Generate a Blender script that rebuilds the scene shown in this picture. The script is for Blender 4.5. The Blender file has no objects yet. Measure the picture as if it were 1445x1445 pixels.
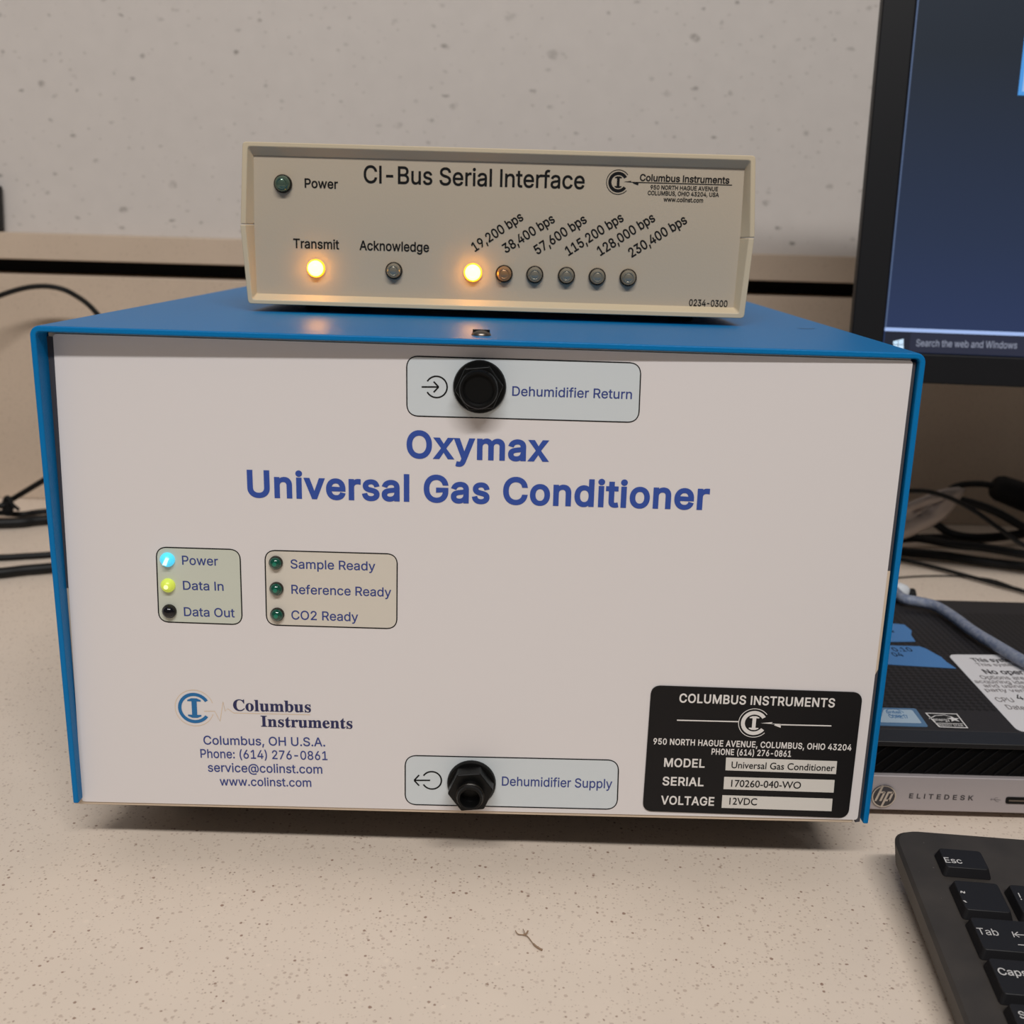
import bpy, bmesh, math, random, os
from mathutils import Vector, Matrix
from mathutils.geometry import delaunay_2d_cdt

# ------------------------------------------------------------------ camera
SC = bpy.context.scene
F_PX, HALF = 1479.6, 722.5
RIGHT = Vector((0.9996, 0.0038, 0.0280)).normalized()
FWD = Vector((0.0036, 0.9663, -0.2575)).normalized()
UP = RIGHT.cross(FWD).normalized()
RIGHT = FWD.cross(UP).normalized()
EYE = Vector((0.0114, -0.3586, 0.2398))
cd = bpy.data.cameras.new('camera')
cam = bpy.data.objects.new('camera', cd)
SC.collection.objects.link(cam)
M = Matrix.Identity(4)
for i in range(3):
    M[i][0], M[i][1], M[i][2], M[i][3] = RIGHT[i], UP[i], -FWD[i], EYE[i]
cam.matrix_world = M
cd.sensor_width = 36.0
cd.lens = 36.0 * F_PX / 1445.0
cd.clip_start = 0.02
cd.dof.use_dof = True
cd.dof.focus_distance = 0.385
cd.dof.aperture_fstop = 16.0
SC.camera = cam

# ------------------------------------------------------------------ world, lights, exposure
w = bpy.data.worlds.new('room_light')
SC.world = w
w.use_nodes = True
w.node_tree.nodes['Background'].inputs[0].default_value = (1.0, 0.95, 0.90, 1)
w.node_tree.nodes['Background'].inputs[1].default_value = 0.105
SC.view_settings.view_transform = 'Standard'
SC.view_settings.look = 'None'
SC.view_settings.gamma = 1
SC.view_settings.use_curve_mapping = False
SC.view_settings.exposure = 0.0


def area(name, loc, aim, sx, sy, power, color):
    l = bpy.data.lights.new(name, 'AREA')
    l.shape = 'RECTANGLE'
    l.size, l.size_y, l.energy, l.color = sx, sy, power, color
    o = bpy.data.objects.new(name, l)
    o.location = loc
    o.rotation_euler = (Vector(aim) - Vector(loc)).to_track_quat('-Z', 'Y').to_euler()
    SC.collection.objects.link(o)
    return o


area('ceiling_lamp_or_fill', (0.10, -1.65, 2.15), (0, 0.1, 0.1), 1.9, 0.13, 53.0, (1.0, 0.985, 0.965))
area('ceiling_lamp_or_fill', (-0.1, -0.3, 2.25), (-0.1, 0.1, 0.1), 2.4, 1.6, 1.5, (1.0, 0.97, 0.94))  # weak broad fill light added overhead to lift the ambient level


# ------------------------------------------------------------------ pixel -> point helpers
def ray(u, v):
    return RIGHT * ((u - HALF) / F_PX) + UP * ((HALF - v) / F_PX) + FWD


def onz(u, v, z):
    d = ray(u, v)
    return EYE + d * ((z - EYE.z) / d.z)


def ony(u, v, y):
    d = ray(u, v)
    return EYE + d * ((y - EYE.y) / d.y)


class Plane:
    def __init__(s, o, ex, ey):
        s.o = Vector(o)
        s.ex = Vector(ex).normalized()
        s.n = s.ex.cross(Vector(ey)).normalized()
        s.ey = s.n.cross(s.ex).normalized()

    def at(s, u, v):
        d = ray(u, v)
        t = (s.o - EYE).dot(s.n) / d.dot(s.n)
        q = EYE + d * t - s.o
        return Vector((q.dot(s.ex), q.dot(s.ey)))

    def p(s, a, b, h=0.0):
        return s.o + s.ex * a + s.ey * b + s.n * h


# ------------------------------------------------------------------ object helpers
BASE = {}


def link(o):
    SC.collection.objects.link(o)
    return o


def tag(o, label=None, cat=None, group=None, kind=None):
    if label: o['label'] = label
    if cat: o['category'] = cat
    if group: o['group'] = group
    if kind: o['kind'] = kind
    return o


def thing(name, loc, label, cat, group=None):
    o = bpy.data.objects.new(name, None)
    o.empty_display_size = 0.02
    o.location = loc
    link(o)
    BASE[o] = Vector(loc)
    return tag(o, label, cat, group)


class MB:
    def __init__(s):
        s.v, s.f = [], []

    def add(s, vs, fs):
        k = len(s.v)
        s.v += [Vector(a) for a in vs]
        s.f += [tuple(i + k for i in f) for f in fs]
        return s

    def box(s, x0, x1, y0, y1, z0, z1):
        vs = [(x, y, z) for z in (z0, z1) for y in (y0, y1) for x in (x0, x1)]
        return s.add(vs, [(0, 2, 3, 1), (4, 5, 7, 6), (0, 1, 5, 4), (2, 6, 7, 3), (0, 4, 6, 2), (1, 3, 7, 5)])

    def hexa(s, bot, top):
        return s.add(list(bot) + list(top), [(3, 2, 1, 0), (4, 5, 6, 7)] + [(i, (i + 1) % 4, 4 + (i + 1) % 4, 4 + i) for i in range(4)])

    def prism(s, pl, pts, h0, h1):
        n = len(pts)
        vs = [pl.p(a, b, h0) for a, b in pts] + [pl.p(a, b, h1) for a, b in pts]
        return s.add(vs, [tuple(range(n - 1, -1, -1)), tuple(range(n, 2 * n))] + [(i, (i + 1) % n, n + (i + 1) % n, n + i) for i in range(n)])

    def flat(s, pl, pts, h):
        return s.add([pl.p(a, b, h) for a, b in pts], [tuple(range(len(pts)))])

    def ring(s, pl, outer, inner, h):
        n = len(outer)
        return s.add([pl.p(a, b, h) for a, b in outer] + [pl.p(a, b, h) for a, b in inner],
                     [(i, (i + 1) % n, n + (i + 1) % n, n + i) for i in range(n)])

    def strip(s, pl, line, wd, h):
        """flat printed line of width wd through 2D points"""
        line = [Vector(q) for q in line]
        L, R = [], []
        for i, q in enumerate(line):
            a = line[max(0, i - 1)]
            b = line[min(len(line) - 1, i + 1)]
            d = (b - a).normalized()
            nn = Vector((-d.y, d.x)) * wd / 2
            L.append(q + nn)
            R.append(q - nn)
        n = len(line)
        return s.add([pl.p(q.x, q.y, h) for q in L] + [pl.p(q.x, q.y, h) for q in R], [(i, i + 1, n + i + 1, n + i) for i in range(n - 1)])

    def arc(s, pl, c, r0, r1, a0, a1, h, n=40):
        o = [(c[0] + r1 * math.cos(math.radians(a0 + (a1 - a0) * i / n)), c[1] + r1 * math.sin(math.radians(a0 + (a1 - a0) * i / n))) for i in range(n + 1)]
        q = [(c[0] + r0 * math.cos(math.radians(a0 + (a1 - a0) * i / n)), c[1] + r0 * math.sin(math.radians(a0 + (a1 - a0) * i / n))) for i in range(n + 1)]
        return s.add([pl.p(a, b, h) for a, b in o] + [pl.p(a, b, h) for a, b in q], [(i, i + 1, n + 2 + i, n + 1 + i) for i in range(n)])

    def lathe(s, pl, c, prof, n=32, cap0=True, cap1=True):
        vs, fs = [], []
        for r, h in prof:
            for k in range(n):
                t = 2 * math.pi * k / n
                vs.append(pl.p(c[0] + r * math.cos(t), c[1] + r * math.sin(t), h))
        for j in range(len(prof) - 1):
            for k in range(n):
                fs.append((j * n + k, j * n + (k + 1) % n, (j + 1) * n + (k + 1) % n, (j + 1) * n + k))
        if cap0: fs.append(tuple(range(n - 1, -1, -1)))
        if cap1: fs.append(tuple((len(prof) - 1) * n + k for k in range(n)))
        return s.add(vs, fs)

    def tube(s, pts, r, n=12, smooth_steps=6):
        pts = [Vector(q) for q in pts]
        if smooth_steps and len(pts) > 2:
            out = []
            P = [pts[0] * 2 - pts[1]] + pts + [pts[-1] * 2 - pts[-2]]
            for i in range(1, len(P) - 2):
                a, b, c, d = P[i - 1], P[i], P[i + 1], P[i + 2]
                for k in range(smooth_steps):
                    t = k / smooth_steps
                    out.append(0.5 * ((2 * b) + (c - a) * t + (2 * a - 5 * b + 4 * c - d) * t * t + (3 * b - a - 3 * c + d) * t ** 3))
            out.append(pts[-1])
            pts = out
        m = len(pts)
        tan = [(pts[min(i + 1, m - 1)] - pts[max(i - 1, 0)]).normalized() for i in range(m)]
        ref = Vector((0, 0, 1)) if abs(tan[0].z) < 0.9 else Vector((1, 0, 0))
        u = tan[0].cross(ref).normalized()
        vs, fs = [], []
        for i in range(m):
            u = (u - tan[i] * u.dot(tan[i])).normalized()
            b = tan[i].cross(u)
            rr = r[i] if isinstance(r, list) else r
            for k in range(n):
                t = 2 * math.pi * k / n
                vs.append(pts[i] + (u * math.cos(t) + b * math.sin(t)) * rr)
        for i in range(m - 1):
            for k in range(n):
                fs.append((i * n + k, i * n + (k + 1) % n, (i + 1) * n + (k + 1) % n, (i + 1) * n + k))
        fs += [tuple(range(n - 1, -1, -1)), tuple((m - 1) * n + k for k in range(n))]
        return s.add(vs, fs)

    def build(s, name, mat, parent=None, base=None, smooth=None, bevel=0, seg=2):
        if parent is not None:
            b = BASE[parent]
        else:
            b = Vector(base) if base is not None else Vector((0, 0, 0))
        me = bpy.data.meshes.new(name)
        me.from_pydata([q - b for q in s.v], [], s.f)
        me.validate()
        bm = bmesh.new()
        bm.from_mesh(me)
        if bevel or smooth is not None:
            bmesh.ops.recalc_face_normals(bm, faces=bm.faces)
        bm.to_mesh(me)
        bm.free()
        me.materials.append(mat)
        o = bpy.data.objects.new(name, me)
        link(o)
        BASE[o] = b
        if parent is not None:
            o.parent = parent
        else:
            o.location = b
        if smooth is not None:
            me.shade_smooth()
            me.set_sharp_from_angle(angle=math.radians(smooth))
        if bevel:
            md = o.modifiers.new('edge', 'BEVEL')
            md.width, md.segments, md.limit_method, md.angle_limit = bevel, seg, 'ANGLE', math.radians(40)
            me.shade_smooth()
            md.harden_normals = True
        return o


def rrect(corners, r, n=6):
    """rounded quad from 4 2D corners (in order)"""
    c = [Vector(q) for q in corners]
    out = []
    for i in range(4):
        a, b, d = c[i - 1], c[i], c[(i + 1) % 4]
        u, v = (a - b).normalized(), (d - b).normalized()
        p0, p1 = b + u * r, b + v * r
        for k in range(n + 1):
            t = k / n
            out.append(p0 * (1 - t) ** 2 + b * 2 * t * (1 - t) * 0.86 + (p0 + p1) * (t * (1 - t) * 0.14) + p1 * t * t)
    return out


def inset(corners, d):
    c = [Vector(q) for q in corners]
    ctr = sum(c, Vector((0, 0))) / 4
    out = []
    for i in range(4):
        a, b, e = c[i - 1], c[i], c[(i + 1) % 4]
        u, v = (a - b).normalized(), (e - b).normalized()
        out.append(b + (u + v) * d)
    return out


# ------------------------------------------------------------------ materials
def mat(name, col, rough=0.5, metal=0.0, **kw):
    m = bpy.data.materials.new(name)
    m.use_nodes = True
    p = m.node_tree.nodes['Principled BSDF']
    p.inputs['Base Color'].default_value = (*col, 1)
    p.inputs['Roughness'].default_value = rough
    p.inputs['Metallic'].default_value = metal
    for k, val in kw.items():
        p.inputs[k.replace('_', ' ')].default_value = val
    return m


def srgb(r, g, b):
    f = lambda c: (c / 255 / 12.92) if c / 255 <= 0.04045 else ((c / 255 + 0.055) / 1.055) ** 2.4
    return (f(r), f(g), f(b))


class NT:
    def __init__(s, m):
        s.t = m.node_tree
        s.p = s.t.nodes['Principled BSDF']

    def n(s, typ, **kw):
        x = s.t.nodes.new(typ)
        for k, val in kw.items():
            if hasattr(x, k):
                setattr(x, k, val)
            else:
                x.inputs[k].default_value = val
        return x

    def l(s, a, b):
        s.t.links.new(a, b)

    def math(s, op, a, b=None, clamp=False):
        x = s.t.nodes.new('ShaderNodeMath')
        x.operation = op
        x.use_clamp = clamp
        for i, q in enumerate((a, b)):
            if q is None: continue
            if isinstance(q, (int, float)): x.inputs[i].default_value = q
            else: s.l(q, x.inputs[i])
        return x.outputs[0]

    def mix(s, fac, a, b):
        x = s.t.nodes.new('ShaderNodeMix')
        x.data_type = 'RGBA'
        for sock, q in ((x.inputs[0], fac), (x.inputs[6], a), (x.inputs[7], b)):
            if isinstance(q, tuple): sock.default_value = (*q, 1)
            elif isinstance(q, (int, float)): sock.default_value = q
            else: s.l(q, sock)
        return x.outputs[2]

    def coord(s):
        return s.n('ShaderNodeTexCoord').outputs['Object']

    def bump(s, h, strength, dist):
        b = s.n('ShaderNodeBump')
        b.inputs['Strength'].default_value = strength
        b.inputs['Distance'].default_value = dist
        s.l(h, b.inputs['Height'])
        s.l(b.outputs[0], s.p.inputs['Normal'])


def speckle(t, co, scale, keep, r0, r1, soft, warp=0.0, dims='3D'):
    """mask of scattered dots: a random subset of Voronoi cells, random size"""
    if warp:
        nz = t.n('ShaderNodeTexNoise')
        nz.inputs['Scale'].default_value = scale * 2.2
        nz.inputs['Detail'].default_value = 3
        t.l(co, nz.inputs['Vector'])
        vm = t.n('ShaderNodeVectorMath', operation='MULTIPLY_ADD')
        t.l(nz.outputs['Color'], vm.inputs[0])
        vm.inputs[1].default_value = (warp,) * 3
        t.l(co, vm.inputs[2])
        co = vm.outputs[0]
    vo = t.n('ShaderNodeTexVoronoi')
    vo.voronoi_dimensions = dims
    vo.inputs['Scale'].default_value = scale
    t.l(co, vo.inputs['Vector'])
    sp = t.n('ShaderNodeSeparateColor')
    t.l(vo.outputs['Color'], sp.inputs[0])
    rad = t.math('ADD', t.math('MULTIPLY', sp.outputs[0], r1 - r0), r0)
    inside = t.math('DIVIDE', t.math('SUBTRACT', rad, vo.outputs['Distance']), soft, True)
    sel = t.math('LESS_THAN', sp.outputs[1], keep)
    return t.math('MULTIPLY', inside, sel), sp.outputs[2]


def quartz(name, base, dark, amount=1.0):
    m = mat(name, base, 0.38)
    t = NT(m)
    co = t.coord()
    nz = t.n('ShaderNodeTexNoise')
    nz.inputs['Scale'].default_value = 26
    nz.inputs['Detail'].default_value = 5
    t.l(co, nz.inputs['Vector'])
    lo = tuple(c * 0.94 for c in base)
    hi = tuple(min(1, c * 1.05) for c in base)
    c = t.mix(nz.outputs['Fac'], lo, hi)
    for sc, keep, r0, r1, soft, op in ((430, 0.80, 0.10, 0.36, 0.10, 0.80), (760, 0.7, 0.12, 0.42, 0.16, 0.6), (190, 0.42, 0.05, 0.16, 0.05, 0.85)):
        k, rnd = speckle(t, co, sc, keep, r0, r1, soft, 0.25 / sc)
        k = t.math('MULTIPLY', k, t.math('MULTIPLY', t.math('ADD', t.math('MULTIPLY', rnd, 0.75), 0.25), op * amount))
        c = t.mix(k, c, dark)
    k, rnd = speckle(t, co, 240, 0.18, 0.1, 0.35, 0.2, 0.0008)
    c = t.mix(t.math('MULTIPLY', k, 0.3), c, tuple(min(1, q * 1.2) for q in base))
    t.l(c, t.p.inputs['Base Color'])
    return m


M_quartz = quartz('cream speckled quartz', srgb(229, 212, 195), srgb(132, 94, 75))
M_splash = quartz('tan speckled quartz', srgb(202, 182, 162), srgb(112, 88, 72), 0.45)


def wall_mat():
    base = srgb(207, 199, 193)
    m = mat('mottled off white wall', base, 0.6)
    t = NT(m)
    co = t.coord()
    nz = t.n('ShaderNodeTexNoise')
    nz.inputs['Scale'].default_value = 60
    nz.inputs['Detail'].default_value = 4
    t.l(co, nz.inputs['Vector'])
    c = t.mix(nz.outputs['Fac'], tuple(q * 0.95 for q in base), tuple(q * 1.05 for q in base))
    sx = t.n('ShaderNodeSeparateXYZ')
    t.l(co, sx.inputs[0])
    cx = t.n('ShaderNodeCombineXYZ')
    t.l(sx.outputs[0], cx.inputs[0])
    t.l(sx.outputs[2], cx.inputs[1])
    mp = t.n('ShaderNodeMapping')
    mp.inputs['Rotation'].default_value = (0, 0, -0.65)
    mp.inputs['Scale'].default_value = (0.75, 1.2, 1)
    t.l(cx.outputs[0], mp.inputs['Vector'])
    k, rnd = speckle(t, mp.outputs[0], 62, 0.55, 0.01, 0.17, 0.13, 0.006, '2D')
    big = t.n('ShaderNodeTexNoise')
    big.inputs['Scale'].default_value = 240
    big.inputs['Detail'].default_value = 3
    t.l(co, big.inputs['Vector'])
    fray = t.math('MULTIPLY', t.math('SUBTRACT', big.outputs['Fac'], 0.24), 3.2, True)
    k = t.math('MULTIPLY', t.math('MULTIPLY', k, fray), t.math('ADD', t.math('MULTIPLY', rnd, 0.6), 0.3))
    c = t.mix(k, c, srgb(112, 105, 99))
    k2, rnd2 = speckle(t, mp.outputs[0], 118, 0.45, 0.02, 0.20, 0.16, 0.003, '2D')
    k2 = t.math('MULTIPLY', t.math('MULTIPLY', k2, fray), 0.45)
    c = t.mix(k2, c, srgb(135, 125, 116))
    k3, rnd3 = speckle(t, mp.outputs[0], 26, 0.42, 0.02, 0.11, 0.05, 0.012, '2D')
    k3 = t.math('MULTIPLY', t.math('MULTIPLY', k3, fray), t.math('ADD', t.math('MULTIPLY', rnd3, 0.4), 0.2))
    c = t.mix(k3, c, srgb(118, 110, 103))
    t.l(c, t.p.inputs['Base Color'])
    return m


M_wall = wall_mat()
M_black_gap = mat('black channel', (0.004, 0.004, 0.004), 0.6)


def powder():
    m = mat('blue powder coat', srgb(0, 113, 176), 0.40, 0, Specular_IOR_Level=0.18)
    t = NT(m)
    co = t.coord()
    nz = t.n('ShaderNodeTexNoise')
    nz.inputs['Scale'].default_value = 1500
    nz.inputs['Detail'].default_value = 2
    t.l(co, nz.inputs['Vector'])
    t.bump(nz.outputs['Fac'], 0.35, 0.0004)
    return m


M_blue = powder()
M_dimple_shade = mat('painted dent shade', srgb(10, 50, 84), 0.5)  # dark blue painted as the shade inside the lid dimple
M_white = mat('white panel paint', srgb(223, 217, 216), 0.42)
M_cream_edge = mat('cream painted steel', srgb(205, 186, 164), 0.5)


def steel():
    m = mat('dark galvanised steel', srgb(96, 94, 98), 0.42, 0.5)
    t = NT(m)
    nz = t.n('ShaderNodeTexNoise')
    nz.inputs['Scale'].default_value = 320
    nz.inputs['Detail'].default_value = 4
    t.l(t.coord(), nz.inputs['Vector'])
    t.l(t.mix(nz.outputs['Fac'], srgb(50, 50, 56), srgb(135, 130, 130)), t.p.inputs['Base Color'])
    return m


M_steel = steel()
M_flange_and_shade = mat('dull dark flange and shade', srgb(66, 64, 70), 0.55)  # also colours the painted shade strip on the left chassis edge
M_screw = mat('dull steel', srgb(120, 112, 104), 0.3, 0.9)
M_blackplastic = mat('black plastic', (0.004, 0.004, 0.004), 0.36, 0, Specular_IOR_Level=0.22)
M_rubber = mat('black rubber', (0.0045, 0.0042, 0.0042), 0.7, 0, Specular_IOR_Level=0.3)
M_cable = mat('black cable sheath', (0.004, 0.0038, 0.004), 0.5, 0, Specular_IOR_Level=0.3)
M_ink = mat('black print', srgb(17, 16, 16), 0.6, 0, Specular_IOR_Level=0.2)
M_navy = mat('navy print', srgb(46, 62, 130), 0.5)
M_titleblue = mat('bright blue print', srgb(44, 76, 160), 0.5)
M_darknavy = mat('dark navy serif print', srgb(34, 38, 84), 0.5)
M_logoblue = mat('logo blue print', srgb(22, 106, 164), 0.5)
M_tanprint = mat('pale tan print', srgb(222, 198, 168), 0.5)
M_paleblue = mat('pale blue label field', srgb(207, 213, 216), 0.42)
M_sage = mat('sage label field', srgb(201, 204, 190), 0.45)
M_beigefield = mat('beige label field', srgb(213, 205, 192), 0.45)
M_plate = mat('black nameplate', srgb(19, 18, 20), 0.42, 0, Specular_IOR_Level=0.25)
M_platewhite = mat('silver white print', srgb(225, 220, 216), 0.45)
M_field = mat('brushed silver field', srgb(214, 209, 202), 0.4)


def beige_plastic(name, c):
    m = mat(name, c, 0.5)
    t = NT(m)
    nz = t.n('ShaderNodeTexNoise')
    nz.inputs['Scale'].default_value = 900
    nz.inputs['Detail'].default_value = 2
    t.l(t.coord(), nz.inputs['Vector'])
    t.bump(nz.outputs['Fac'], 0.12, 0.0003)
    return m


M_shell = beige_plastic('beige moulded plastic', srgb(206, 188, 158))
M_face = beige_plastic('beige face sheet', srgb(189, 173, 151))


def emit(name, col, strength, base=None):
    return mat(name, base or col, 0.3, 0, Emission_Color=(*col, 1), Emission_Strength=strength)


M_lit = emit('lit amber lens', (1.0, 0.44, 0.03), 25.0, (0.9, 0.6, 0.2))
M_litring = emit('lit amber collar', (1.0, 0.34, 0.0), 2.4, (0.9, 0.5, 0.05))
M_cyan = emit('lit cyan lens', (0.05, 0.55, 0.85), 0.75, (0.1, 0.6, 0.8))
M_cyancore = emit('bright cyan core', (0.5, 0.9, 1.0), 1.0, (0.5, 0.9, 1.0))
M_lime = emit('lit lime lens', (0.48, 0.55, 0.05), 0.45, (0.6, 0.7, 0.1))
M_limecore = emit('bright lime core', (0.9, 1.0, 0.45), 0.7, (0.8, 0.9, 0.4))
M_greenlens = mat('dark green lens', srgb(10, 74, 58), 0.12, 0, Coat_Weight=0.6)
M_greencore = mat('mid green lens core', srgb(30, 120, 96), 0.2)
M_blacklens = mat('black lens', srgb(14, 13, 18), 0.15)
M_clear = mat('grey clear lens', srgb(150, 142, 126), 0.12, 0.45)
M_clear_green = mat('greenish clear lens', srgb(92, 112, 96), 0.12, 0.45)
M_clear_amber = mat('amber tinted clear lens', srgb(176, 132, 92), 0.18, 0.4)
M_collar = mat('dark lens collar', srgb(40, 36, 32), 0.25, 0.4)

M_bezel = mat('black monitor plastic', srgb(22, 22, 25), 0.45, 0, Specular_IOR_Level=0.25)
M_pcblack = None


def pc_top():
    m = mat('black perforated lid', srgb(30, 29, 31), 0.5, 0, Specular_IOR_Level=0.25)
    t = NT(m)
    co = t.coord()
    mp = t.n('ShaderNodeMapping')
    mp.inputs['Rotation'].default_value = (0, 0, 0.785)
    t.l(co, mp.inputs['Vector'])
    ck = t.n('ShaderNodeTexChecker')
    ck.inputs['Scale'].default_value = 430
    t.l(mp.outputs[0], ck.inputs['Vector'])
    sx = t.n('ShaderNodeSeparateXYZ')
    t.l(co, sx.inputs[0])
    # the perforated field stops short of the lid's rims
    fld = t.math('MULTIPLY', t.math('GREATER_THAN', sx.outputs[1], -0.066), t.math('LESS_THAN', sx.outputs[1], 0.064))
    k = t.math('MULTIPLY', ck.outputs['Fac'], t.math('MULTIPLY', fld, 0.75))
    t.l(t.mix(k, srgb(44, 42, 44), srgb(14, 13, 14)), t.p.inputs['Base Color'])
    return m


M_pctop = pc_top()
M_pcblack = mat('black pc plastic', srgb(30, 29, 30), 0.4)
M_gloss = mat('glossy black grille', (0.002, 0.002, 0.0022), 0.3, 0, Specular_IOR_Level=0.2)
M_grillerib = mat('grille rib', srgb(17, 17, 18), 0.4, 0, Specular_IOR_Level=0.3)
M_silver = mat('silver satin plastic', srgb(172, 163, 163), 0.42, 0.2)
M_chrome = mat('bright chrome', srgb(205, 198, 190), 0.18, 0.9)
M_greyprint = mat('dark grey print', srgb(62, 58, 60), 0.5)
M_palegrey = mat('pale grey print', srgb(128, 120, 120), 0.5)
M_tape = mat('blue masking tape', srgb(78, 130, 186), 0.65)
M_paper = mat('white label paper', srgb(226, 222, 222), 0.55)
M_inteldk = mat('blue sticker rim', srgb(86, 122, 156), 0.4)
M_intel = mat('pale blue sticker', srgb(170, 190, 205), 0.35)
M_stickerblack = mat('black sticker', srgb(18, 18, 19), 0.4)
M_kbbody = None


def dusty():
    m = mat('dusty black keyboard plastic', srgb(46, 43, 41), 0.55)
    t = NT(m)
    co = t.coord()
    nz = t.n('ShaderNodeTexNoise')
    nz.inputs['Scale'].default_value = 70
    nz.inputs['Detail'].default_value = 6
    t.l(co, nz.inputs['Vector'])
    c = t.mix(nz.outputs['Fac'], srgb(36, 33, 32), srgb(70, 64, 59))
    k, rnd = speckle(t, co, 420, 0.16, 0.04, 0.17, 0.08, 0.001)
    c = t.mix(t.math('MULTIPLY', k, 0.55), c, srgb(150, 140, 130))
    t.l(c, t.p.inputs['Base Color'])
    return m


M_kbbody = dusty()
M_kbside = mat('brown grey keyboard edge', srgb(104, 92, 84), 0.5)
M_key = mat('black key plastic', srgb(27, 26, 28), 0.42, 0, Specular_IOR_Level=0.3)
M_keyprint = mat('white key print', srgb(205, 202, 200), 0.5)
M_strand = mat('dry brown strand', srgb(150, 124, 100), 0.8)


def braid():
    m = mat('grey blue cable sheath', srgb(118, 132, 160), 0.5)
    t = NT(m)
    co = t.coord()
    nz = t.n('ShaderNodeTexNoise')
    nz.inputs['Scale'].default_value = 420
    nz.inputs['Detail'].default_value = 3
    t.l(co, nz.inputs['Vector'])
    t.l(t.mix(nz.outputs['Fac'], srgb(62, 82, 122), srgb(172, 174, 180)), t.p.inputs['Base Color'])
    t.bump(nz.outputs['Fac'], 0.5, 0.0006)
    return m


M_braid = braid()
M_bag = mat('thin cloudy plastic', srgb(190, 176, 168), 0.35, 0, Alpha=0.86, Transmission_Weight=0.1)
M_whiteplug = mat('white plug plastic', srgb(215, 218, 222), 0.4)

# ------------------------------------------------------------------ lettering
_fonts = {}


def font(kind):
    if kind not in _fonts:
        f = None
        name = {'sans': 'Inter.woff2', 'serif': 'NotoSansMath-Regular.woff2'}.get(kind)
        if name:
            try:
                d = bpy.utils.system_resource('DATAFILES', path='fonts')
                f = bpy.data.fonts.load(os.path.join(d, name))
            except Exception:
                f = None
        _fonts[kind] = f
    return _fonts[kind]


def contours(s, kind, spacing, res):
    c = bpy.data.curves.new('t', 'FONT')
    if font(kind): c.font = font(kind)
    c.body = s
    c.size = 1
    c.space_character = spacing
    o = bpy.data.objects.new('t', c)
    link(o)
    dg = bpy.context.evaluated_depsgraph_get()
    dg.update()
    cu = o.evaluated_get(dg).to_curve(dg)
    loops = []
    for sp in cu.splines:
        P = sp.bezier_points
        L = []
        for a, b in zip(P, list(P[1:]) + [P[0]]):
            p0, p1, p2, p3 = a.co.xy, a.handle_right.xy, b.handle_left.xy, b.co.xy
            straight = abs((p1 - p0).cross(p3 - p0)) < 1e-5 and abs((p2 - p0).cross(p3 - p0)) < 1e-5
            m = 1 if straight else res
            for k in range(m):
                t = k / m
                L.append(p0 * (1 - t) ** 3 + p1 * 3 * t * (1 - t) ** 2 + p2 * 3 * t * t * (1 - t) + p3 * t ** 3)
        L = [q for i, q in enumerate(L) if (q - L[i - 1]).length > 1e-5]
        if len(L) > 2: loops.append([Vector(q) for q in L])
    o.to_curve_clear()
    bpy.data.objects.remove(o)
    bpy.data.curves.remove(c)
    return loops


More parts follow.
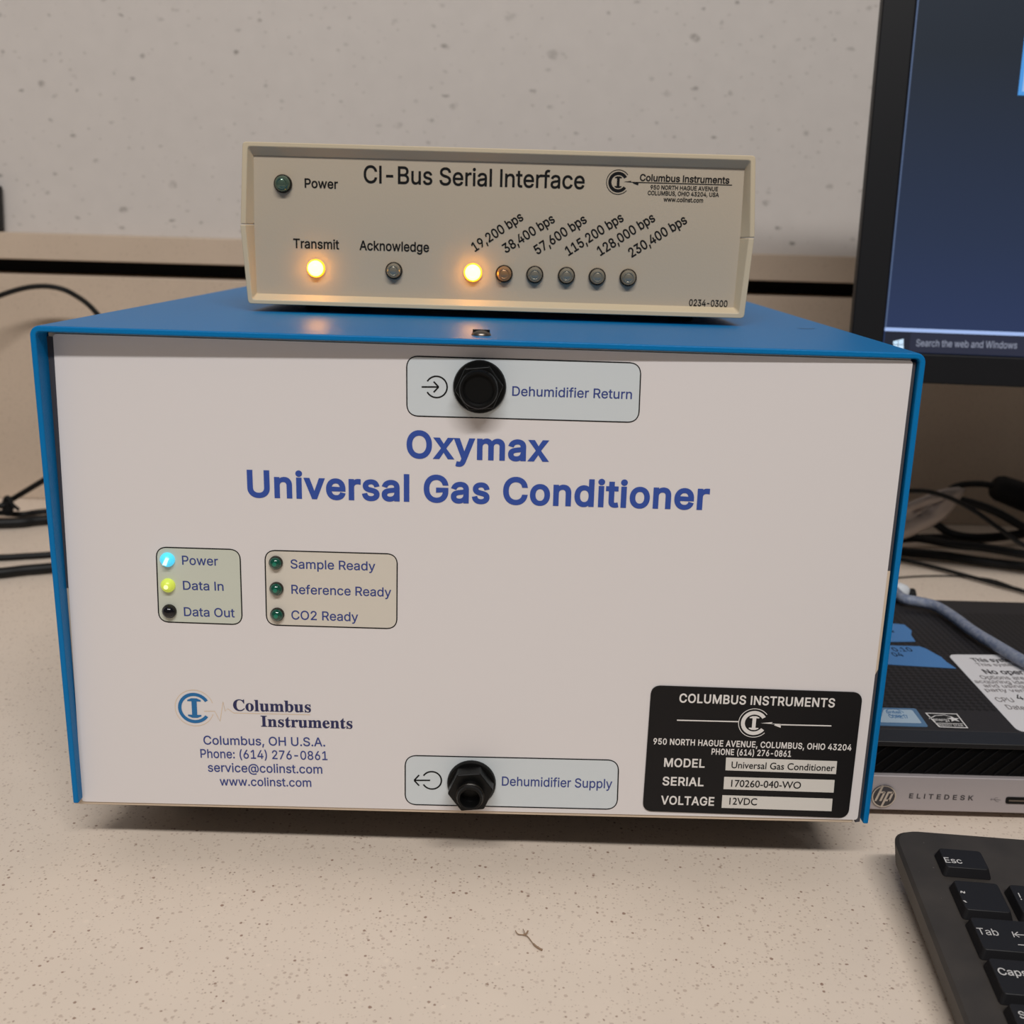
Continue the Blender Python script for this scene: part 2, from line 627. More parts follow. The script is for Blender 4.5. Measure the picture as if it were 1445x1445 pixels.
def glyphs(s, kind, bold, spacing, res=4):
    """outlines of a string, filled by winding number (fonts may overlap their contours)"""
    if kind == 'serif' and font('serif'):
        s = ''.join(chr(0x1D400 + ord(ch) - 65) if ch.isupper() else chr(0x1D41A + ord(ch) - 97) if ch.islower() else ch for ch in s)
    if kind == 'sans' and ('I' in s or 'l' in s):
        # this face serifs its I and tails its l: use the dotless i, raised to capital height, for both
        loops = contours(s.replace('I', chr(0x131)).replace('l', chr(0x131)), kind, spacing, res)
        other = contours(s.replace('I', 'l'), kind, spacing, res)
        top = capheight(kind)
        if len(loops) == len(other):
            for L, K in zip(loops, other):
                if max(q.y for q in K) - max(q.y for q in L) > 0.05:
                    for q in L:
                        if q.y > 0.1: q.y = top
    else:
        loops = contours(s, kind, spacing, res)
    area2 = lambda L: sum(L[i - 1].cross(L[i]) for i in range(len(L)))
    sgn = 1 if max((area2(L) for L in loops), key=abs) > 0 else -1
    if bold:
        for n_, L in enumerate(loops):
            M_ = []
            for i, q in enumerate(L):
                d1, d2 = (q - L[i - 1]).normalized(), (L[(i + 1) % len(L)] - q).normalized()
                n1, n2 = Vector((d1.y, -d1.x)), Vector((d2.y, -d2.x))
                nn = n1 + n2
                k = nn.length_squared
                M_.append(q + (nn * (2 / k) if k > 0.8 else nn.normalized() * 1.5) * bold * sgn)
            loops[n_] = M_
    # group contours whose boxes overlap, then triangulate each group
    box = [(min(q.x for q in L), max(q.x for q in L), min(q.y for q in L), max(q.y for q in L)) for L in loops]
    grp = list(range(len(loops)))
    for i in range(len(loops)):
        for j in range(i):
            a, b = box[i], box[j]
            if a[0] <= b[1] and b[0] <= a[1] and a[2] <= b[3] and b[2] <= a[3] and grp[i] != grp[j]:
                g0, g1 = grp[i], grp[j]
                grp = [g1 if g == g0 else g for g in grp]
    vs, fs = [], []
    for g in set(grp):
        G = [L for L, k in zip(loops, grp) if k == g]
        pv, pe = [], []
        for L in G:
            k = len(pv)
            pv += L
            pe += [(k + i, k + (i + 1) % len(L)) for i in range(len(L))]
        ov, oe, of = delaunay_2d_cdt(pv, pe, [], 0, 1e-6)[:3]
        k = len(vs)
        vs += [Vector(q) for q in ov]
        for f in of:
            ctr = sum((ov[i] for i in f), Vector((0, 0))) / len(f)
            wn = 0
            for L in G:
                for i in range(len(L)):
                    p, q = L[i - 1], L[i]
                    if (p.y <= ctr.y) != (q.y <= ctr.y):
                        x = p.x + (ctr.y - p.y) * (q.x - p.x) / (q.y - p.y)
                        if x > ctr.x: wn += 1 if q.y > p.y else -1
            if wn: fs.append(tuple(k + i for i in f))
    return vs, fs


_cap = {}


def capheight(kind):
    if kind not in _cap:
        vs, _ = glyphs('H', kind, 0, 1)
        _cap[kind] = max(v.y for v in vs)
    return _cap[kind]


def write(mb, pl, s, left, right, cap, kind='sans', bold=0.0, spacing=1.0, h=0.00012):
    """set a line of print on a plane; left/right are the ends of its baseline, cap its capital height in photo pixels"""
    a, b = pl.at(*left), pl.at(*right)
    d = (b - a)
    L = d.length
    d.normalize()
    up = Vector((-d.y, d.x))
    vs, fs = glyphs(s, kind, bold, spacing)
    x0, x1 = min(v.x for v in vs), max(v.x for v in vs)
    sx = L / (x1 - x0)
    ang = math.atan2(right[1] - left[1], right[0] - left[0])
    q = pl.at(left[0] + cap * math.sin(ang), left[1] - cap * math.cos(ang))
    sy = abs((q - a).dot(up)) / capheight(kind) if cap else sx
    mb.add([pl.p(*(a + d * ((v.x - x0) * sx) + up * (v.y * sy)), h) for v in vs], fs)
    return mb


def text(name, mat_, parent, pl, *lines, h=0.00012, **kw):
    kw.setdefault('bold', 0.008)
    mb = MB()
    for ln in lines:
        s, l, r, cap = ln
        write(mb, pl, s, l, r, cap, h=h, **kw)
    return mb.build(name, mat_, parent)


def pxs(pl, u, v):
    """metres per pixel on a plane around (u, v)"""
    return (pl.at(u + 5, v) - pl.at(u - 5, v)).length / 10


# ================================================================== SETTING
WY = 0.540
tag(MB().box(-1.6, 1.6, WY + 0.012, WY + 0.06, 0.2285, 1.6).build('wall_back', M_wall), kind='structure')
tag(MB().box(-1.6, 1.6, WY - 0.001, WY + 0.06, 0.2066, 0.2284).build('trim_1', M_splash, bevel=0.0012), kind='structure')
tag(MB().box(-1.6, 1.6, WY + 0.045, WY + 0.06, 0.1946, 0.2064).build('trim_2', M_black_gap), kind='structure')
tag(MB().box(-1.6, 1.6, WY, WY + 0.06, 0.0002, 0.1945).build('trim_3', M_splash, bevel=0.001), kind='structure')
tag(MB().box(-1.9, 1.9, -2.6, WY + 0.06, -0.93, -0.90).build('floor', mat('grey vinyl floor', srgb(150, 145, 138), 0.5)), kind='structure')
tag(MB().box(-1.3, 1.3, -0.62, WY + 0.03, -0.035, 0.0).build('countertop', M_quartz, bevel=0.003),
    'cream speckled stone countertop running under all the equipment', 'countertop')

# ================================================================== GAS CONDITIONER
W2, ZT, ZB, DEP = 0.1525, 0.2042, 0.0242, 0.33
GC = thing('gas_conditioner', (0, 0.16, 0), 'blue metal equipment box with a white lettered front panel and two black fittings', 'laboratory device')

# blue U-shaped sheet cover; its front edge is slightly racked
tl, tr = ony(40, 459, -0.002), ony(1308.5, 498.6, 0.0)
bl, br = ony(103, 1134, 0.0), ony(1225.5, 1163, 0.0)


def cover_profile(t, r):
    o = []
    o.append((-W2 + t, ZB))
    for k in range(9):
        a = math.pi - k * math.pi / 16
        o.append((-W2 + r + (r - t) * math.cos(a), ZT - r + (r - t) * math.sin(a)))
    for k in range(9):
        a = math.pi / 2 - k * math.pi / 16
        o.append((W2 - r + (r - t) * math.cos(a), ZT - r + (r - t) * math.sin(a)))
    o.append((W2 - t, ZB))
    return o


def warp(x, z):
    u, v = (x + W2) / (2 * W2), (z - ZB) / (ZT - ZB)
    f = bl * (1 - u) * (1 - v) + br * u * (1 - v) + tl * (1 - u) * v + tr * u * v
    return f


mb = MB()
po, pi_ = cover_profile(0, 0.0035), cover_profile(0.0021, 0.0035)
loop = po + pi_[::-1]
n = len(loop)
ys = [0.0, 0.012, 0.10, 0.20, DEP]
vs = []
for j, y in enumerate(ys):
    for x, z in loop:
        q = warp(x, z)
        k = max(0, 1 - y / 0.25)
        vs.append(Vector((x, y, z)) * (1 - k) + Vector((q.x, q.y + y, q.z)) * k)
fs = []
for j in range(len(ys) - 1):
    for i in range(n):
        fs.append((j * n + i, j * n + (i + 1) % n, (j + 1) * n + (i + 1) % n, (j + 1) * n + i))
m_ = len(po)
for j in (0, len(ys) - 1):
    for i in range(m_ - 1):
        fs.append((j * n + i, j * n + i + 1, j * n + n - 2 - i, j * n + n - 1 - i))
cover = mb.add(vs, fs).build('cover', M_blue, GC, smooth=35, bevel=0.0006)

# front panel plane: top leans back under the cover's overhang
KZ, KX, Y0, ZC = 0.0125, 0.0148, 0.0029, 0.114
pn = Vector((KX, 1, -KZ)).normalized()        # plane y = Y0 - KX x + KZ (z-ZC)
PP = Plane((0, Y0, ZC), (1, -KX, 0), (0, KZ, 1))
pc = [PP.at(74.5, 471), PP.at(1288.5, 509), PP.at(1210, 1157), PP.at(115.5, 1131)]
panel = MB().prism(PP, rrect([pc[3], pc[2], pc[1], pc[0]], 0.0012, 4), -0.0005, 0.0).build('front_panel', M_white, GC)

# chassis tray behind the panel
def chassis_pt(u, v, h): return PP.p(*PP.at(u, v), h)


c0 = [PP.at(104.5, 1136), PP.at(1204, 1162.5), PP.at(1288, 500), PP.at(66, 468)]
MB().prism(PP, c0, -0.0030, -0.0006).build('chassis_front', M_cream_edge, GC, bevel=0.0005)
MB().box(-W2 + 0.004, W2 - 0.004, 0.016, DEP - 0.002, 0.0225, ZT - 0.003).build('chassis_body', M_steel, GC)
fl = [PP.at(1207, 1161), PP.at(1213.5, 1160), PP.at(1293, 512), PP.at(1286, 511)]
MB().prism(PP, fl, -0.0020, -0.0003).build('flange_or_shade_strip', M_flange_and_shade, GC)
MB().prism(PP, [PP.at(*q) for q in [(85, 830), (97.5, 830), (75.5, 476), (62, 474)]], -0.0028, -0.0004).build('flange_or_shade_strip', M_flange_and_shade, GC)  # dark strip painting the cover's shadow onto the left chassis edge
MB().prism(PP, [PP.at(*q) for q in [(1229.5, 962), (1239, 945), (1256.5, 806), (1250, 806)]], -0.0022, -0.0001).build('edge_tape', M_cream_edge, GC)
for sx in (-0.12, 0.12):
    for y in (0.05, DEP - 0.04):
        MB().lathe(Plane((sx, y, 0), (1, 0, 0), (0, 1, 0)), (0, 0), [(0.009, 0.0002), (0.011, 0.0225)], 20).build('rubber_foot', M_rubber, GC, smooth=40)

# screw on the lid, and a dimple's shade painted as a flat crescent
TOPP = Plane((0, 0.0, ZT), (1, 0, 0), (0, 1, 0))
sc = TOPP.at(679, 474.5)
scr = MB().lathe(TOPP, sc, [(0.0035, -0.0005), (0.0035, 0.0006), (0.0030, 0.0014), (0.0018, 0.0020), (0.0004, 0.0022)], 24).build('lid_screw', M_screw, GC, smooth=50)
MB().box(sc.x - 0.003, sc.x + 0.003, sc.y - 0.0004, sc.y + 0.0004, ZT + 0.0012, ZT + 0.00232).build('screw_slot', M_ink, scr)
dc = TOPP.at(1136, 463)
MB().arc(TOPP, dc, 0.0034, 0.0043, 205, 330, 0.00015).build('lid_dimple_shade', M_dimple_shade, GC)

# ---- printed fields
def field(name, corners, rpx, fill, line, lw=1.75):
    c = [PP.at(*q) for q in corners]
    s = pxs(PP, *corners[0])
    o = rrect(c, rpx * s * 1.35)
    fobj = MB().flat(PP, o, 0.00006).build(name, fill, panel)
    MB().ring(PP, o, rrect(inset(c, lw * s), (rpx - lw) * s * 1.35), 0.00010).build('field_outline', line, panel)
    return fobj


field('return_field', [(573, 501.5), (905.5, 511.5), (902, 597), (573.5, 587.5)], 12, M_paleblue, M_ink)
field('supply_field', [(571, 1065), (874, 1071.8), (871.6, 1142.8), (571, 1135.7)], 12, M_paleblue, M_ink)
field('status_field', [(219.5, 771), (339.5, 774.7), (342.8, 882.2), (223.5, 878)], 11, M_sage, M_ink)
field('ready_field', [(373, 775.5), (561.5, 781), (560.8, 888), (375.5, 882.5)], 11, M_beigefield, M_ink)

text('caption_lettering', M_navy, panel, PP, ('Dehumidifier Return', (722.7, 558.3), (891.5, 563), 13.2))
text('caption_lettering', M_navy, panel, PP, ('Dehumidifier Supply', (708.2, 1108.3), (863.7, 1112.2), 12.6))
text('caption_lettering', M_navy, panel, PP,
     ('Power', (257.3, 796.5), (308, 798), 12.4), ('Data In', (258.6, 831.9), (315.8, 833.4), 12.2), ('Data Out', (260, 869), (331.5, 871), 12.2))
text('caption_lettering', M_navy, panel, PP,
     ('Sample Ready', (410.2, 801.8), (529.8, 805), 12.4), ('Reference Ready', (411.4, 837.6), (552.2, 841.8), 12.4), ('CO2 Ready', (411.4, 873.8), (505.6, 876.6), 12.4))
text('title_lettering', M_titleblue, panel, PP,
     ('Oxymax', (573.8, 644.8), (774.8, 650.0), 36.0),
     ('Universal Gas Conditioner', (349.5, 700.0), (1000, 718.2), 35.5), bold=0.024, spacing=1.05)
text('address_lettering', M_navy, panel, PP,
     ('Columbus, OH U.S.A.', (287.5, 1050.2), (459, 1053), 12), ('Phone: (614) 276-0861', (283.3, 1069), (462.3, 1072.3), 12),
     ('service@colinst.com', (293.7, 1088.6), (455, 1091.4), 12), ('www.colinst.com', (310.5, 1108), (439.5, 1110), 11.5))
text('maker_lettering', M_darknavy, panel, PP,
     ('Columbus', (329.4, 1002.6), (439, 1005), 15.5), ('Instruments', (368.4, 1025), (497.6, 1028), 15), kind='serif', bold=0.006)


def ci_logo(mb, pl, cx, cy, r_thin, r_c, r_in, h, bolt=False):
    c = pl.at(cx, cy)
    s = pxs(pl, cx, cy)
    if r_thin: mb.arc(pl, c, (r_thin - 1.0) * s, r_thin * s, 38, 318, h)
    mb.arc(pl, c, r_in * s, r_c * s, 32, 325, h)
    hh = r_in * 0.78 * s
    ww = r_in * 0.20 * s
    sw = r_in * 0.52 * s
    mb.flat(pl, [(c.x - ww, c.y - hh), (c.x + ww, c.y - hh), (c.x + ww, c.y + hh), (c.x - ww, c.y + hh)], h)
    for d in (-1, 1):
        pts = [(c.x - sw, c.y + d * hh * 0.72), (c.x - sw, c.y + d * hh * 0.86), (c.x - sw * 0.4, c.y + d * hh * 1.04), (c.x + sw * 0.4, c.y + d * hh * 1.04), (c.x + sw, c.y + d * hh * 0.86), (c.x + sw, c.y + d * hh * 0.72)]
        mb.flat(pl, pts, h + 0.00001)


mb = MB()
ci_logo(mb, PP, 274.4, 999, 0, 23, 18.2, 0.00013)
mb.build('maker_logo', M_logoblue, panel)
mb = MB()
lc = PP.at(274.4, 999)
s1 = pxs(PP, 274, 999)
mb.arc(PP, lc, 26.8 * s1, 27.6 * s1, 18, 342, 0.00010, 50)
mb.strip(PP, [PP.at(*q) for q in [(288, 1003.5), (303, 1003.5), (307, 1011), (310.7, 1017.5), (314.8, 990.5), (317.6, 1003.5), (321.5, 1000), (330, 1006), (438, 1008.5)]], 0.9 * s1, 0.00009)
mb.build('pulse_line', M_tanprint, panel)


def flow_icon(mb, pl, cx, cy, r, x0, x1, tip):
    s = pxs(pl, cx, cy)
    c = pl.at(cx, cy)
    mb.arc(pl, c, (r - 1.1) * s, (r + 1.1) * s, -150, 150, 0.00012)
    mb.strip(pl, [pl.at(x0, cy), pl.at(x1, cy)], 2.2 * s, 0.00012)
    d = 1 if x0 + x1 > 2 * tip else -1
    mb.strip(pl, [pl.at(tip + d * 7, cy - 7.5), pl.at(tip, cy)], 2.2 * s, 0.00012)
    mb.strip(pl, [pl.at(tip + d * 7, cy + 7.5), pl.at(tip, cy)], 2.2 * s, 0.00012)


for a_ in ((616, 546, 15, 595, 619, 619), (609.4, 1101, 13.5, 607, 584.5, 584.5)):
    mb = MB()
    flow_icon(mb, PP, *a_)
    mb.build('flow_arrow_icon', M_ink, panel)

# ---- indicator lights on the panel
def panel_led(u, v, rpx, lens, core, label):
    c = PP.at(u, v)
    r = rpx * pxs(PP, u, v)
    b = MB().lathe(PP, c, [(r, -0.0003), (r, 0.0008), (r * 0.9, 0.0013), (r * 0.78, 0.0012)], 28, cap1=False).build('indicator_light', M_collar if core is not M_cyancore and core is not M_limecore else lens, GC, smooth=40)
    b['label'] = label
    MB().lathe(PP, c, [(r * 0.92, 0.0010), (r * 0.84, 0.0016), (r * 0.6, 0.0023), (r * 0.3, 0.0027), (r * 0.05, 0.0028)], 28).build('lens', lens, b, smooth=60)
    if core:
        if core is M_cyancore:
            MB().prism(PP, [(c.x - r * .45, c.y - r * .5), (c.x + r * .1, c.y - r * .6), (c.x + r * .5, c.y + r * .4), (c.x + r * .05, c.y + r * .5)], 0.0022, 0.00285).build('lens_core', core, b)
        else:
            MB().lathe(PP, c, [(r * 0.34, 0.0024), (r * 0.30, 0.0029), (r * .05, 0.0030)], 16).build('lens_core', core, b, smooth=60)


panel_led(236.8, 789.3, 10.2, M_cyan, M_cyancore, 'lit cyan power light')
panel_led(237.6, 825.5, 10, M_lime, M_limecore, 'yellow green data light')
panel_led(239.5, 862, 10, M_blacklens, None, 'black unlit data light')
for v, u in ((793.6, 389.6), (830.3, 390.6), (866.5, 391.7)):
    panel_led(u, v, 9.8, M_greenlens, M_greencore, 'dark green ready light')

# ---- black bulkhead fittings
def fitting(u, v, rfl, rhex, rcol, rhole, hcol, hex_rot, plug=False):
    c = PP.at(u, v)
    s = pxs(PP, u, v)
    R = rfl * s
    f = MB().lathe(PP, c, [(R, 0.0), (R, 0.0012), (R * 0.96, 0.0018)], 40).build('bulkhead_fitting', M_blackplastic, GC, smooth=40)
    hx = [(c.x + rhex * s * math.cos(hex_rot + k * math.pi / 3), c.y + rhex * s * math.sin(hex_rot + k * math.pi / 3)) for k in range(6)]
    MB().prism(PP, hx, 0.0016, hcol * 0.62).build('hex_nut', M_blackplastic, f, bevel=0.0005)
    rc, rh = rcol * s, rhole * s
    MB().lathe(PP, c, [(rc, hcol * 0.6), (rc, hcol - 0.0006), (rc * 0.94, hcol), (rh * 1.12, hcol), (rh, hcol - 0.0006), (rh, hcol - 0.0012 if plug else 0.0020)], 32).build('tube_collar', M_blackplastic, f, smooth=35)
    if rcol < 22:
        t = 0.0018
        MB().lathe(PP, c, [(rc * 1.02, hcol * 0.80), (rc * 1.09, hcol * 0.82), (rc * 1.09, hcol * 0.86), (rc * 1.02, hcol * 0.88)], 32, cap0=False, cap1=False).build('collar_ring', M_collar, f, smooth=40)


fitting(677, 545.5, 37.5, 34, 27, 20, 0.0090, 0.12, True)
fitting(665.5, 1104, 34.3, 32, 18, 12.5, 0.0125, 0.12)

# ---- nameplate
npc = [PP.at(*q) for q in [(906.5, 1143.5), (1196.3, 1153.5), (1217.2, 976.8), (919, 966.8)]]
npo = MB().prism(PP, rrect(npc, 0.0034), 0.0, 0.0005).build('nameplate', M_plate, GC)
HN = 0.0005 + 0.0001
text('nameplate_lettering', M_platewhite, npo, PP,
     ('COLUMBUS INSTRUMENTS', (958, 990), (1177, 997), 12), ('950 NORTH HAGUE AVENUE, COLUMBUS, OHIO 43204', (921.5, 1049), (1200.5, 1058), 8.2),
     ('PHONE (614) 276-0861', (1003.5, 1063.5), (1115.5, 1066.8), 8.2), ('MODEL', (936.6, 1080.5), (993.8, 1082), 11.5),
     ('SERIAL', (934.3, 1106.7), (992.3, 1108.2), 11.5), ('VOLTAGE', (932, 1133.5), (1007, 1135.6), 11.5), h=HN, bold=0.019, spacing=1.05)
mb = MB()
ci_logo(mb, PP, 1063.6, 1019.3, 22.3, 18.5, 13, HN)
s2 = pxs(PP, 1063, 1019)
mb.strip(PP, [PP.at(955, 1015.3), PP.at(1041.5, 1017.4)], 1.8 * s2, HN)
mb.strip(PP, [PP.at(1100, 1021.6), PP.at(1172.5, 1023.3)], 1.8 * s2, HN)
mb.flat(PP, [PP.at(*q) for q in [(1073, 1019.5), (1090, 1018), (1088, 1020), (1101.5, 1020.6), (1101, 1026), (1092, 1022.5), (1093, 1021)]], HN)
mb.build('nameplate_logo', M_platewhite, npo)
for cs in ([(1023.3, 1085.9), (1179, 1091.3), (1180.7, 1073), (1024.2, 1067.8)], [(1020.5, 1112.4), (1175.7, 1117.4), (1177.2, 1099.5), (1021.6, 1095)],
           [(1017.8, 1138.8), (1172.8, 1143.6), (1174.3, 1125.9), (1019, 1120.9)]):
    MB().flat(PP, [PP.at(*q) for q in cs], HN).build('blank_field', M_field, npo)
text('typed_lettering', M_ink, npo, PP,
     ('Universal Gas Conditioner', (1031.5, 1082.6), (1176.6, 1087), 9.2), ('170260-040-WO', (1031, 1108.8), (1129.3, 1111.6), 9.5),
     ('12VDC', (1028.5, 1133.9), (1067.4, 1135), 9.5), kind='builtin', h=HN + 0.0001)

# ================================================================== SERIAL INTERFACE
IY, IF = 0.0885, 0.0922
SI = thing('serial_interface', (0.004, 0.16, ZT + 0.0001), 'beige plastic instrument box with round indicator lights lying on the blue box', 'laboratory device')
PO, PF = Plane((0, IY, ZT), (1, 0, 0), (0, 0, 1)), Plane((0, IF, ZT), (1, 0, 0), (0, 0, 1))
P3 = lambda pl, u, v: pl.p(*pl.at(u, v))
# corner loops: outer edge, inner lip, face edge
UO = [(339.3, 316), (342, 199.5), (1066.5, 219.5), (1065, 335)]
UI = [(346.3, 316), (349, 205.8), (1059.7, 225.8), (1058.5, 335)]
UF = [(358.5, 316), (358, 219.5), (1050.7, 238), (1044.5, 335.5)]
LO = [(338.8, 317), (350, 428.5), (1050, 449.5), (1064.5, 336.2)]
LI = [(346, 317), (356, 422.6), (1043, 442.5), (1057, 336.2)]
LF = [(358.7, 317), (362.5, 414), (1035, 434), (1044.3, 336.5)]
BACKY = 0.262


def half_shell(name, O, I, Fc):
    mb = MB()
    o = [P3(PO, *q) for q in O]
    # round the two outer corners a little
    def chain(L, r):
        out = [L[0]]
        for i in (1, 2):
            a, b, c = L[i - 1], L[i], L[i + 1]
            u, v = (a - b).normalized() * r, (c - b).normalized() * r
            for t in (0, .25, .5, .75, 1):
                out.append((b + u) * (1 - t) ** 2 + b * 2 * t * (1 - t) + (b + v) * t * t)
        out.append(L[3])
        return out
    o = chain(o, 0.0016)
    i1 = chain([P3(PO, *q) for q in I], 0.0012)
    f1 = chain([P3(PF, *q) for q in Fc], 0.0005)
    bk = [Vector((q.x, BACKY, q.z)) for q in o]
    bi = [Vector((q.x, BACKY, q.z)) for q in i1]
    n = len(o)
    vs = f1 + i1 + o + bk + bi
    fs = []
    for k in range(4):
        for j in range(n - 1):
            fs.append((k * n + j, k * n + j + 1, (k + 1) * n + j + 1, (k + 1) * n + j))
    # parting faces and inner skin close the shell
    for j in range(n - 1):
        fs.append((4 * n + j, 4 * n + j + 1, j + 1, j))
    for j in (0, n - 1):
        fs.append((j, n + j, 2 * n + j, 3 * n + j, 4 * n + j))
    mb.add(vs, fs)
    return mb.build(name, M_shell, SI, smooth=30, bevel=0.0004)


half_shell('upper_shell', UO, UI, UF)
half_shell('lower_shell', LO, LI, LF)
ff = [P3(PF, *q) for q in [(362.5, 414.3), (1035, 434.3), (1044.5, 336), (1050.7, 237.7), (358, 219.2), (358.6, 316.5)]]
face = MB().prism(PF, [((q - PF.o).dot(PF.ex), (q - PF.o).dot(PF.ey)) for q in ff], -0.0015, 0.0).build('face_panel', M_face, SI)
# hidden back plate closes the box
bq = [Vector((q.x * 0.985, BACKY - 0.002, q.z)) for q in ff]
MB().add(bq + [q + Vector((0, 0.0015, 0)) for q in bq], [tuple(range(6)), tuple(range(11, 5, -1))] + [(i, (i + 1) % 6, 6 + (i + 1) % 6, 6 + i) for i in range(6)]).build('back_plate', M_face, SI)
for sx in (-0.075, 0.085):
    for y in (IY + 0.022, BACKY - 0.025):
        MB().lathe(Plane((sx, y, ZT), (1, 0, 0), (0, 1, 0)), (0, 0), [(0.005, 0.0002), (0.0055, 0.0042)], 18).build('rubber_foot', M_rubber, SI, smooth=40)

text('title_lettering', M_ink, face, PF, ('CI-Bus Serial Interface', (513.3, 257.8), (824.7, 266.6), 24.2), bold=0.010)
for ln in (('Power', (430, 264.5), (477, 266.2), 12.6), ('Transmit', (414, 349.8), (478.8, 351.8), 13), ('Acknowledge', (507.2, 352.6), (605.5, 355.4), 13)):
    text('caption_lettering', M_ink, face, PF, ln, bold=0.016)
text('number_lettering', M_ink, face, PF, ('0234-0300', (972, 431.3), (1026.2, 433.2), 9), bold=0.016)
text('rate_lettering', M_ink, face, PF,
     ('19,200 bps', (670.5, 355.5), (739.5, 309.5), 13), ('38,400 bps', (714, 357.5), (784, 312.5), 13), ('57,600 bps', (758.5, 359.5), (829, 313), 13),
     ('115,200 bps', (802.5, 361), (881, 310.8), 13), ('128,000 bps', (847.5, 361), (925.5, 311), 13), ('230,400 bps', (891.5, 363.5), (970.5, 314), 13), bold=0.016)
text('maker_lettering', M_ink, face, PF, ('Columbus Instruments', (902.7, 255), (1029, 259), 9.3), ('950 NORTH HAGUE AVENUE', (917.7, 267), (1013, 269.6), 5.8),
     ('COLUMBUS, OHIO 43204, USA', (913.9, 275), (1014.3, 277.8), 5.8), ('www.colinst.com', (936.2, 284.2), (992, 285.8), 6), bold=0.02)
mb = MB()
ci_logo(mb, PF, 872.4, 257, 17, 14, 9.6, 0.00012)
s3 = pxs(PF, 900, 257)
mb.strip(PF, [PF.at(898, 257.3), PF.at(1033, 261.2)], 1.2 * s3, 0.00012)
mb.flat(PF, [PF.at(*q) for q in [(880, 256.5), (891, 255.2), (890, 256.6), (901.5, 256.8), (900.5, 261.5), (893, 258.6), (894, 257.8)]], 0.00013)
mb.build('maker_logo', M_ink, face)


def box_led(u, v, rpx, lens, collar, label):
    c = PF.at(u, v)
    r = rpx * pxs(PF, u, v)
    b = MB().lathe(PF, c, [(r, -0.0002), (r, 0.0010), (r * 0.93, 0.0014), (r * 0.84, 0.0012)], 32, cap1=False).build('indicator_light', collar, SI, smooth=40)
    b['label'] = label
    MB().lathe(PF, c, [(r * 0.86, 0.0008), (r * 0.84, 0.0020), (r * 0.72, 0.0030), (r * 0.55, 0.0034), (r * 0.46, 0.0031), (r * 0.27, 0.0034), (r * 0.05, 0.0035)], 32).build('lens', lens, b, smooth=60)


box_led(399.7, 259.4, 12.8, M_clear_green, M_collar, 'greenish unlit power light')
box_led(446.2, 378.5, 12.6, M_lit, M_litring, 'lit amber transmit light')
box_led(556.1, 381.8, 12, M_clear, M_collar, 'grey unlit light')
box_led(667.4, 384.4, 12.8, M_lit, M_litring, 'lit amber speed light')
box_led(711.3, 386.2, 12.2, M_clear_amber, M_collar, 'amber tinted unlit speed light')
for u, v in ((754.6, 387.4), (799.2, 388.8), (842.5, 390.3), (886.1, 391.6)):
    box_led(u, v, 12.2, M_clear, M_collar, 'grey unlit speed light')

# ================================================================== MONITOR
ya, ti = math.radians(6.0), math.radians(4.5)
ex = Vector((math.cos(ya), -math.sin(ya), 0))
bk = Vector((math.sin(ya), math.cos(ya), 0))
ey = bk * math.sin(ti) + Vector((0, 0, math.cos(ti)))
MP = Plane((0.2128, 0.272, 0.192), ex, ey)
la = (MP.at(1243.5, 0).x + MP.at(1205.5, 460).x) / 2
sa = (MP.at(1290, 0).x + MP.at(1251.5, 464).x) / 2
zb_ = (MP.at(1310, 541).y + MP.at(1440, 547).y) / 2
zs = (MP.at(1310, 499).y + MP.at(1440, 505).y) / 2
zw = (MP.at(1260, 468).y + MP.at(1440, 473.5).y) / 2
MW, MH = 0.515, 0.308
ra, ta = la + MW, zb_ + MH
MON = thing('monitor', (MP.p(la + MW / 2, 0) * 1).to_2d().to_3d(), 'black desktop monitor with a dark blue screen standing behind the small computer', 'monitor')
screen_r, screen_t = ra - (sa - la), ta - (sa - la)
mb = MB()
o = [(la, zb_), (ra, zb_), (ra, ta), (la, ta)]
q = [(sa, zs), (screen_r, zs), (screen_r, screen_t), (sa, screen_t)]
vs = [MP.p(*a, 0) for a in o] + [MP.p(*a, 0) for a in q] + [MP.p(*a, -0.002) for a in q] + [MP.p(*a, -0.009) for a in o] + \
     [MP.p(a[0] + (0.08 if a[0] < 0.2 else -0.08), a[1] + (0.06 if a[1] < 0 else -0.06), -0.045) for a in o]
fs = []
for k0, k1 in ((0, 4), (4, 8), (0, 12), (12, 16)):
    for i in range(4):
        fs.append((k0 + i, k0 + (i + 1) % 4, k1 + (i + 1) % 4, k1 + i))
fs += [(8, 9, 10, 11), (19, 18, 17, 16)]
mb.add(vs, fs).build('housing', M_bezel, MON, bevel=0.0012)
ms = bpy.data.materials.new('screen picture')
ms.use_nodes = True
t = NT(ms)
t.p.inputs['Base Color'].default_value = (0.01, 0.01, 0.012, 1)
t.p.inputs['Roughness'].default_value = 0.4
t.p.inputs['Specular IOR Level'].default_value = 0.2
sx_ = t.n('ShaderNodeSeparateXYZ')
t.l(t.n('ShaderNodeTexCoord').outputs['Generated'], sx_.inputs[0])
cr = t.n('ShaderNodeValToRGB')
e = cr.color_ramp.elements
e[0].position, e[0].color = 0.0, (*srgb(44, 60, 100), 1)
e[1].position, e[1].color = 0.62, (*srgb(28, 38, 50), 1)
x_ = e.new(0.25)
x_.color = (*srgb(38, 52, 80), 1)
t.l(sx_.outputs[2], cr.inputs[0])
t.l(cr.outputs[0], t.p.inputs['Emission Color'])
t.p.inputs['Emission Strength'].default_value = 0.8
scr_o = MB().prism(MP, [(sa + .0005, zs + .0005), (screen_r - .0005, zs + .0005), (screen_r - .0005, screen_t - .0005), (sa + .0005, screen_t - .0005)], -0.0018, -0.0012).build('screen', ms, MON)
